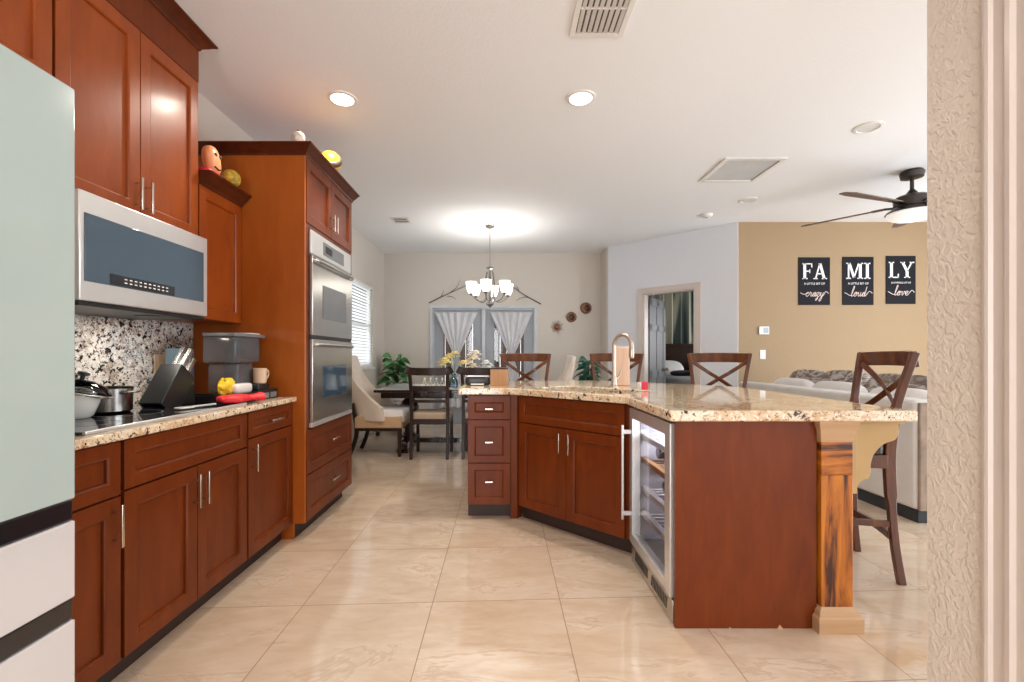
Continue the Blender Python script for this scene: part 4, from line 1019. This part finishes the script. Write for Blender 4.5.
script = {  # cursive outlines, units of x-height
 'c': [(.7, .85), (.45, 1.0), (.15, .75), (.12, .3), (.4, 0), (.8, .25)],
 'r': [(0, .25), (.2, .9), (.3, 1.1), (.35, .85), (.65, .9), (.55, .3), (.7, .0), (.95, .25)],
 'a': [(.75, .85), (.45, 1.0), (.12, .65), (.15, .15), (.4, .0), (.7, .5), (.78, .95), (.72, .3), (.8, .0), (1.05, .25)],
 'z': [(0, .8), (.3, 1.0), (.65, .9), (.35, .5), (.05, .05), (.4, .1), (.45, -.5), (.1, -1.0), (.0, -.7), (.5, -.2), (.85, .25)],
 'y': [(0, .7), (.15, 1.0), (.15, .3), (.35, .0), (.65, .3), (.8, 1.0), (.7, .2), (.5, -.8), (.15, -1.2), (.0, -.9), (.45, -.2), (1.0, .4)],
 'l': [(0, .2), (.45, 1.4), (.6, 2.3), (.4, 2.4), (.25, 1.5), (.2, .3), (.4, .0), (.7, .25)],
 'o': [(.7, .9), (.4, 1.0), (.12, .6), (.2, .1), (.5, .0), (.75, .45), (.6, .95), (.8, .85), (1.05, .8)],
 'u': [(0, .5), (.12, 1.0), (.12, .2), (.35, .0), (.65, .4), (.72, 1.0), (.7, .2), (.85, .0), (1.05, .25)],
 'd': [(.75, .85), (.45, 1.0), (.12, .65), (.15, .15), (.4, .0), (.7, .5), (.95, 2.3), (.80, 1.0), (.75, .2), (.9, .0), (1.15, .3)],
 'v': [(0, .7), (.15, 1.0), (.25, .3), (.4, .0), (.7, .6), (.7, 1.0), (.85, .85), (1.05, .85)],
 'e': [(.05, .35), (.5, .6), (.6, .9), (.35, 1.05), (.12, .6), (.2, .1), (.5, .0), (.85, .3)]}
adv = {'c': .8, 'r': .9, 'a': 1.0, 'z': .85, 'y': .95, 'l': .7, 'o': 1.0, 'u': 1.0, 'd': 1.1, 'v': 1.0, 'e': .85}
def sign(label, x0, x1, z0, z1, caps, small, word):
    t = thing('wall_sign', label, 'sign', ((x0+x1)/2, 5.857, z0), 0, 'black family wall signs'); W = x1-x0; Hh = z1-z0
    MB().box(-W/2, W/2, -.009, -.0005, 0, Hh).build('board', sign_black, t, bevel=.001)
    s = Hh*.335; tw = {'FA': 1.56, 'MI': 1.54, 'LY': 1.58}[caps]*s; x = -tw/2+.005
    for c_ in caps:
        b = MB(); wd_ = letter(b, c_, x, Hh*.54, s); b.build('letter', sign_white, t); x += wd_
    cu_ = bpy.data.curves.new('text', 'FONT'); cu_.body = small; cu_.size = .036; cu_.align_x = 'CENTER'; cu_.extrude = .001
    to = bpy.data.objects.new('text', cu_); COL.objects.link(to); bpy.context.view_layer.update()
    me_ = bpy.data.meshes.new_from_object(to.evaluated_get(bpy.context.evaluated_depsgraph_get())); bpy.data.objects.remove(to)
    me_.materials.clear(); me_.materials.append(sign_white)
    w_now = max(v.co.x for v in me_.vertices)-min(v.co.x for v in me_.vertices); k_ = W*.66/w_now
    for v in me_.vertices: v.co = (v.co.x*k_, -.012-v.co.z*.5, v.co.y*max(k_, .9)+Hh*.425)
    o_ = bpy.data.objects.new('small_lettering', me_); COL.objects.link(o_); o_.parent = t
    sc = Hh*.085; L_ = sum(adv[c_] for c_ in word)*sc; x = -L_/2; zb = Hh*.18; pts = [(-W*.44, -.011, zb+sc*.9), (-W*.34, -.011, zb+sc*.5)]
    slant = .22
    for c_ in word:
        for (a, d_) in script[c_]: pts.append((x+(a+slant*d_)*sc*.92, -.011, zb+d_*sc))
        x += adv[c_]*sc
    pts += [(W*.36, -.011, zb+sc*1.2), (W*.45, -.011, zb+sc*.7)]
    MB().tube(catmull(pts, 4), .0042, 5).build('script_lettering', sign_rose, t)
    return t
def X5(px, Y=5.857): return (px-502)*Y/455
def Z5(py, Y=5.857): return H-(py-356)*Y/455
sign('black sign reading FA over crazy in white letters', X5(798), X5(829.5), Z5(305), Z5(257.5), 'FA', 'A LITTLE BIT OF', 'crazy')
sign('black sign reading MI over loud in white letters', X5(842), X5(873), Z5(305), Z5(257), 'MI', 'A LITTLE BIT OF', 'loud')
sign('black sign reading LY over love in white letters', X5(885.5), X5(915), Z5(304), Z5(256), 'LY', '& A WHOLE LOT OF', 'love')
th = thing('thermostat', 'small white thermostat with grey screen on the tan wall', 'thermostat', (X5(763.5), 5.857, Z5(330.5)), 0)
MB().box(-.068, .062, -.022, 0, -.052, .052).build('housing', white_paint, th, bevel=.006); MB().box(-.012, .05, -.024, -.022, -.035, .035).build('screen', plain('grey screen', (.35, .42, .45), .2), th)
sw_ = thing('light_switch', 'small white light switch plate below the thermostat', 'switch', (X5(762.5), 5.857, Z5(354.5)), 0)
MB().box(-.036, .036, -.006, 0, -.058, .058).build('cover_plate', white_paint, sw_, bevel=.002); MB().box(-.016, .016, -.011, -.006, -.033, .033).build('rocker', white_paint, sw_, bevel=.002)

# sofa: back faces -X
sf = thing('sofa', 'large pale grey sofa with taupe end seen behind the island stools', 'sofa', (2.88, 3.15, 0), 0)
b = MB(); b.box(0, .20, .02, 2.40, .09, .855); b.build('backrest', sofa_fab, sf, bevel=.025, seg=3)
b = MB(); b.box(.21, 1.0, 0, .20, .09, .62); b.build('arm', sofa_side, sf, bevel=.03, seg=3)
b = MB(); b.box(.012, .20, -.004, .019, .09, .84); b.build('end_panel', sofa_side, sf, bevel=.006)
MB().box(.21, 1.0, 2.22, 2.40, .09, .62).build('arm', sofa_fab, sf, bevel=.03, seg=3)
MB().box(.20, 1.0, .20, 2.22, .09, .30).build('seat_base', sofa_fab, sf, bevel=.01)
for k in range(3): MB().rbox(.20, 1.02, .20+k*.673, .20+(k+1)*.673, .29, .48, .25).build('seat_cushion', sofa_fab, sf)
MB().box(.02, .98, .02, 2.38, 0, .085).build('plinth', plain('black plinth', (.02, .025, .03), .5), sf)
def pillow(label, x, y, z, sx, sz, mat, tilt=12, rz=0, nm='throw_pillow'):
    o_ = MB(TR((x, y, z), ry=R(tilt), rz=R(rz))).rbox(-.08, .08, -sx/2, sx/2, -sz/2, sz/2, .55, 28, 16).build(nm, mat); return tag(o_, label, 'cushion')
for k, (y, zz) in enumerate(((3.70, .79), (4.42, .80), (5.10, .80))):
    pillow(['white back cushion on the sofa nearest the right-hand stool', 'white back cushion in the middle of the sofa', 'white back cushion at the far end of the sofa'][k], 3.25, y, zz-.09, .68, .42, cushion_w, 8)
for k, (y, zz, s_) in enumerate(((3.50, .84, .5), (4.0, .86, .5), (4.65, .87, .5), (5.2, .86, .45))):
    pillow(['marbled taupe throw pillow on the sofa nearest the textured wall', 'marbled taupe throw pillow on the sofa behind the nearest stool back', 'marbled taupe throw pillow behind the middle white cushion', 'marbled taupe throw pillow at the far end of the sofa'][k], 3.50, y, zz-.07, s_+.14, .44, pattern, 10, random.uniform(-8, 8))

# ceiling fan
fn = thing('ceiling_fan', 'bronze five-blade ceiling fan with white light bowl in the family room', 'ceiling fan', (3.82, 4.24, .015), 0)
b = MB(); b.lathe([(.05, CZ-.09), (.085, CZ-.08), (.095, CZ-.035), (.08, CZ-.015)], seg=28); b.build('canopy', bronze, fn)
MB().tube([(0, 0, CZ-.07), (0, 0, 2.68)], .016, 12).build('downrod', bronze, fn)
b = MB(); b.lathe([(.02, 2.70), (.035, 2.68), (.05, 2.655), (.11, 2.64), (.14, 2.62), (.135, 2.54), (.19, 2.50), (.20, 2.485), (.0, 2.485)], seg=32); b.build('motor_housing', bronze, fn)
MB().lathe([(.185, 2.488), (.19, 2.475), (.175, 2.445), (.13, 2.422), (.07, 2.410), (0, 2.408)], seg=36).build('light_bowl', emit('lit fan bowl glass', (1, .97, .93), .35), fn)
for k in range(5):
    a = R(199+72*k); br = MB(TR((0, 0, 2.565), rz=a))
    br.M = TR((0, 0, 2.555), rz=a); br.sweep([(.12, 0, 0), (.20, 0, .01), (.30, 0, .01)], .05, .012, side=(0, 1, 0)); hb = br.build('blade_bracket', bronze, fn, bevel=.002)
    bb = MB(TR((0, 0, 2.56), rz=a) @ Matrix.Rotation(R(-11), 4, 'X')); bb.prism([(.20, -.045), (.78, -.075), (.89, -.055), (.91, .02), (.84, .062), (.20, .045)], 0, .010); bb.build('blade', blade_m, fn, bevel=.002)

# ------------------------------------------------------------------ ceiling fixtures
warm_lens = emit('lit downlight lens', (1.0, .92, .80), 14)
off_lens = plain('downlight lens', (.72, .73, .73), .4)
def can(label, x, y, on, power=0, r=.075):
    t = thing('recessed_light', label, 'ceiling light', (x, y, CZ), 0, 'recessed ceiling lights')
    MB().lathe([(r+.022, 0), (r+.020, -.006), (r, -.010), (r-.004, -.002)], seg=32, cap=False).build('trim_ring', white_paint, t)
    MB().lathe([(0, -.004), (r-.002, -.004), (r, -.0005)], seg=32).build('lens', warm_lens if on else off_lens, t)
    if on:
        d = bpy.data.lights.new('downlight', 'SPOT'); d.energy = power; d.color = (1, .90, .78); d.spot_size = R(150); d.spot_blend = .7; d.shadow_soft_size = .07
        o_ = bpy.data.objects.new('downlight', d); COL.objects.link(o_); o_.parent = t; o_.location = (0, 0, -.02)
    return t
can('lit round recessed light in the ceiling above the oven tower aisle', -1.07, 3.05, True, 70)
can('lit round recessed light in the ceiling above the island sink', .526, 3.04, True, 70)
can('unlit round recessed light in the ceiling nearest the fan', 2.76, 3.43, False)
can('unlit small round recessed light beyond the square return grille', 2.72, 5.03, False)
can('unseen lit round recessed light over the walkway behind the camera', -.3, -.6, True, 60)  # unseen lamp lighting surfaces that face the camera
sd = thing('smoke_detector', 'round white smoke detector on the ceiling near the white wall', 'smoke detector', (2.50, 5.55, CZ), 0)
MB().lathe([(0, -.035), (.04, -.035), (.06, -.022), (.066, -.008), (.066, 0)], seg=28).build('housing', white_paint, sd); MB().lathe([(0, -.038), (.012, -.038), (.014, -.035)], seg=12).build('test_button', greyplastic, sd)
rg = thing('return_air_grille', 'large square white return air grille in the ceiling', 'air grille', (2.21, 4.22, CZ), 0)
b = MB(); s_ = .27
for a, c, d_, e in ((-s_, -s_+.04, -s_, s_), (s_-.04, s_, -s_, s_), (-s_+.04, s_-.04, -s_, -s_+.04), (-s_+.04, s_-.04, s_-.04, s_)): b.box(a, c, d_, e, -.014, 0)
b.build('frame', white_paint, rg, bevel=.003)
b = MB()
for k in range(24): b.M = TR((0, -.225+k*.0196, -.006), rx=R(35)); b.box(-.23, .23, -.008, .008, -.001, .001)
b.build('louvres', white_paint, rg); MB().box(-.23, .23, -.23, .23, -.0015, 0).build('backing', plain('grille shadow grey', (.72, .72, .72), .8), rg)
def vent(label, x, y, sx, sy, n):
    t = thing('ceiling_vent', label, 'ceiling vent', (x, y, CZ), 0)
    b = MB(); hx, hy, f_ = sx/2, sy/2, .03
    for a, c, d_, e in ((-hx, -hx+f_, -hy, hy), (hx-f_, hx, -hy, hy), (-hx+f_, hx-f_, -hy, -hy+f_), (-hx+f_, hx-f_, hy-f_, hy), (-hx+f_, hx-f_, -.006, .006)): b.box(a, c, d_, e, -.010, 0)
    b.build('frame', white_paint, t, bevel=.003)
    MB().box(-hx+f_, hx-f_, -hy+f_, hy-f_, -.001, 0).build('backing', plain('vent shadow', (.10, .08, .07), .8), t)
    b = MB()
    for k in range(n):
        xx = -hx+f_+(k+.5)*(sx-2*f_)/n; b.M = TR((xx, 0, -.008), ry=R(35)); b.box(-.010, .010, -hy+f_, hy-f_, -.001, .001)
    b.build('louvres', white_paint, t); return t
vent('white slatted air vent at the top edge of the picture', .505, 2.25, .29, .40, 8)
vent('small white air vent in the ceiling near the back left corner', -1.28, 5.77, .24, .24, 8)

# ------------------------------------------------------------------ things on the left counter
CT = .908; CK = .919
pt = thing('saucepan', 'white enamel pot with tilted glass lid on the cooktop beside the fridge', 'pot', (-1.70, 1.80, CK))
MB().lathe([(.055, 0), (.066, .01), (.084, .06), (.090, .088), (.096, .094), (.088, .094), (.078, .06), (.058, .012), (0, .010)], seg=32).build('bowl', white_cer, pt)
b = MB(); b.box(-.025, .025, .088, .128, .082, .094); b.build('side_handle', white_cer, pt, bevel=.004)
MB().box(-.025, .025, -.128, -.088, .082, .094).build('side_handle', white_cer, pt, bevel=.004)
lm_ = TR((0, .03, .122), rx=R(-9), ry=R(12))
ld = MB(lm_).lathe([(.108, -.020), (.104, -.006), (.08, .016), (.04, .028), (0, .032)], seg=32, cap=False).build('lid', lid_glass, pt, solid=.003)
MB(lm_).lathe([(.110, -.024), (.114, -.020), (.110, -.016), (.105, -.020), (.110, -.024)], seg=36, cap=False).build('lid_rim', steel, ld)
MB(lm_).lathe([(.008, .030), (.008, .045), (.02, .05), (.02, .06), (0, .064)], seg=16).build('knob', blackplastic, ld)
pt = thing('stockpot', 'dark stainless pot on the cooktop between white pot and knife block', 'pot', (-1.735, 1.995, CK))
MB().lathe([(.082, 0), (.092, .008), (.094, .105), (.099, .110), (.090, .109), (.088, .012), (0, .010)], seg=32).build('body', plain('dark stainless', (.20, .19, .18), .22, 1.0), pt)
for s in (-1, 1): MB().tube(catmull([(s*.09, -.03, .085), (s*.125, -.025, .09), (s*.125, .025, .09), (s*.09, .03, .085)], 4), .005, 8).build('side_handle', steel, pt)
# knife block, leaning towards +Y
kb = thing('knife_block', 'slanted black knife block with steel-handled knives behind the cooktop', 'knife block', (-1.66, 2.14, CK), R(0))
MBk = TR((0, .0, .022), rx=R(-38))
b = MB(MBk); b.box(-.055, .055, -.0, .125, .0, .235); b.build('block', blackplastic, kb, bevel=.004)
b = MB(); b.hexa([(-.05, .10, 0), (.05, .10, 0), (.05, .25, 0), (-.05, .25, 0)], [(-.05, .16, .08), (.05, .16, .08), (.05, .24, .10), (-.05, .24, .10)]); b.build('foot', blackplastic, kb, bevel=.004)
for k, (x, y, L_) in enumerate(((.03, .035, .12), (-.01, .035, .13), (.03, .08, .09), (-.02, .085, .10), (.01, .06, .10))):
    kn = MB(TR((-1.66, 2.14, CK)) @ MBk @ TR((x, y, .2355))); kn.box(-.010, .010, -.014, .014, 0.0, L_); o_ = kn.build('kitchen_knife', steel, bevel=.004)
    tag(o_, 'steel-handled knife stuck in the black knife block', 'knife', 'knives in the block')
# black organiser
og = thing('black_tray', 'long black tray on the counter in front of the water dispenser', 'tray', (-1.40, 2.44, CT), PI/2)
b = MB(); b.box(0, .40, 0, .26, 0, .045); b.build('base', blackplastic, og, bevel=.005)
b = MB(); b.box(0, .40, 0, .012, .045, .055); b.box(0, .012, .012, .25, .045, .055); b.box(.388, .40, .012, .25, .045, .055); b.build('rim', blackplastic, og, bevel=.002)
for k in range(3): MB().box(.13+k*.09, .20+k*.09, -.002, 0, .008, .040).build('front_window', greyplastic, og)
OZ = CT+.046
wd_ = thing('water_dispenser', 'smoky clear water filter dispenser with dark lid beside the oven tower', 'water dispenser', (-1.58, 2.70, OZ))
MB().rbox(-.085, .085, -.13, .04, .0, .17, .15).build('lower_tank', smoke_tank, wd_)
MB().rbox(-.095, .095, -.165, .10, .17, .325, .15).build('upper_reservoir', smoke_tank, wd_)
MB().rbox(-.03, .03, -.06, .0, .05, .30, .3).build('filter_insert', smoke_tank, wd_)
MB().rbox(-.098, .098, -.168, .165, .322, .342, .15).build('lid', greyplastic, wd_)
MB().rbox(-.06, .06, .05, .168, .342, .352, .2).build('pour_flap', white_cer, wd_)
b = MB(); b.tube([(.085, .0, .04), (.115, .0, .04), (.115, .0, .015)], .010, 10); b.build('spigot', blackplastic, wd_)
MB().rbox(-.06, .06, .045, .165, .20, .325, .25).build('pour_spout', smoke_tank, wd_)
tin = tag(MB(TR((-1.475, 2.715, OZ))).box(-.05, .05, -.05, .075, 0, .045).build('black_tin', blackplastic, bevel=.006), 'low black tin under the beige mug', 'tin')
mg = thing('coffee_mug', 'beige coffee mug standing on a low black tin by the oven tower', 'mug', (-1.455, 2.735, OZ+.046))
MB().lathe([(.030, 0), (.036, .006), (.038, .09), (.034, .092), (.033, .012), (0, .010)], seg=28).build('cup', beige_cer, mg)
MB().tube(catmull([(.01, .034, .078), (.012, .066, .075), (.012, .072, .045), (.01, .036, .018)], 5), .006, 10).build('handle', beige_cer, mg)
lf_ = tag(MB(TR((-1.47, 2.555, OZ+.030))).rbox(-.035, .035, -.085, .085, -.029, .029, .5).build('bread_roll_bag', white_cer), 'white wrapped bundle on the black tray in front of the dispenser', 'package')
yb = MB(TR((-1.50, 2.475, OZ+.045), rx=.4, rz=.3)); yb.rbox(-.035, .035, -.055, .055, -.04, .040, .7, 20, 12)
for v_ in yb.v: v_ += Vector((random.uniform(-1, 1), random.uniform(-1, 1), random.uniform(-1, 1)))*.006
tag(yb.build('snack_bag', yellow_bag), 'crumpled yellow snack bag on the black tray beside the knife block', 'bag')
MBc = MB(TR((-1.84, 2.60, CT+.001))).box(-.05, .05, -.05, .05, 0, .30); tag(MBc.build('tall_carton', blue_bottle, bevel=.006), 'slate blue tall container standing behind the knife handles', 'container')
# red mitt
mt_ = thing('oven_mitt', 'bright red silicone oven mitt lying on the counter front edge', 'oven mitt', (-1.42, 2.37, CT+.005), R(68))
b = MB(); b.rbox(-.055, .11, -.052, .052, .008, .050, .6); b.build('hand_part', red_sil, mt_)
MB(TR((-.02, -.05, .026), rz=-.35)).rbox(-.055, .05, -.022, .022, -.016, .016, .6).build('thumb', red_sil, mt_)
b = MB(TR((.10, 0, .027), ry=R(90))); b.lathe([(.024, 0), (.028, .04), (.040, .09), (.037, .09), (.022, 0)], seg=24, cap=False)
for i_, v_ in enumerate(b.v): v_.z = .002+max(0, (v_.z+.012))*.62
b.build('cuff', red_sil, mt_)
sr = thing('spatula', 'pale spatula lying on the cooktop in front of the knife block', 'spatula', (-1.46, 2.14, CK+.001), R(70))
b = MB(); b.sweep([(0, 0, .006), (.12, 0, .008)], .016, .008, side=(0, 1, 0)); b.build('handle', pot_m, sr, bevel=.002); MB().rbox(-.07, .005, -.025, .025, .001, .010, .4).build('blade', white_cer, sr)

# ------------------------------------------------------------------ things on top of the cabinets
fg = thing('ceramic_figurine', 'peach mask-like figurine with a red base on the small wall cabinet', 'figurine', (-1.665, 2.53, 2.181), 0)
b = MB(TR((0, .08, .10), rx=R(18))); b.rbox(-.04, .04, -.05, .05, -.08, .085, .8); b.build('face', orange_m, fg)
for yy in (.06, .10): MB().ball((.034, yy, .13), .011, 10, 8).build('eye', twig_m, fg)
MB().tube([(.036, .055, .06), (.040, .08, .05), (.036, .105, .06)], .005, 8).build('mouth', twig_m, fg)
MB().rbox(-.045, .045, -.02, .12, 0, .035, .5).build('base', red_m, fg)
tag(MB(TR((-1.63, 2.74, 2.181+.052))).ball((0, 0, 0), .052, 20, 14).build('decorative_ball', gourd_m), 'mustard yellow textured ball beside the peach figurine', 'ball')
sh_ = thing('seashell', 'mottled white shell ornament on the near top edge of the oven tower', 'shell', (-1.29, 2.88, 2.501), 0)
MB(TR((0, 0, .04), rx=.3, ry=.4)).lathe([(.012, -.035), (.035, -.03), (.042, 0), (.034, .028), (.022, .038), (0, .048)], seg=20).build('shell_body', shell_m, sh_)
MB(TR((-.02, 0, .045), ry=.8)).lathe([(.004, .0), (.016, .01), (.022, .05), (.018, .05)], seg=14).build('shell_lip', twig_m, sh_)
yp = thing('yellow_pot', 'round yellow pot with a dark rim on top of the oven tower', 'pot ornament', (-1.245, 3.30, 2.501), 0)
b = MB(); b.ball((0, 0, .073), .077, 24, 14, (1, 1, .95)); b.build('body', yellow_m, yp)
MB(TR((0, 0, .073), rx=.9, rz=.4)).lathe([(.066, .040), (.076, .025), (.079, .008), (.077, .0)], seg=28, cap=False).build('rim_band', twig_m, yp, solid=.004)
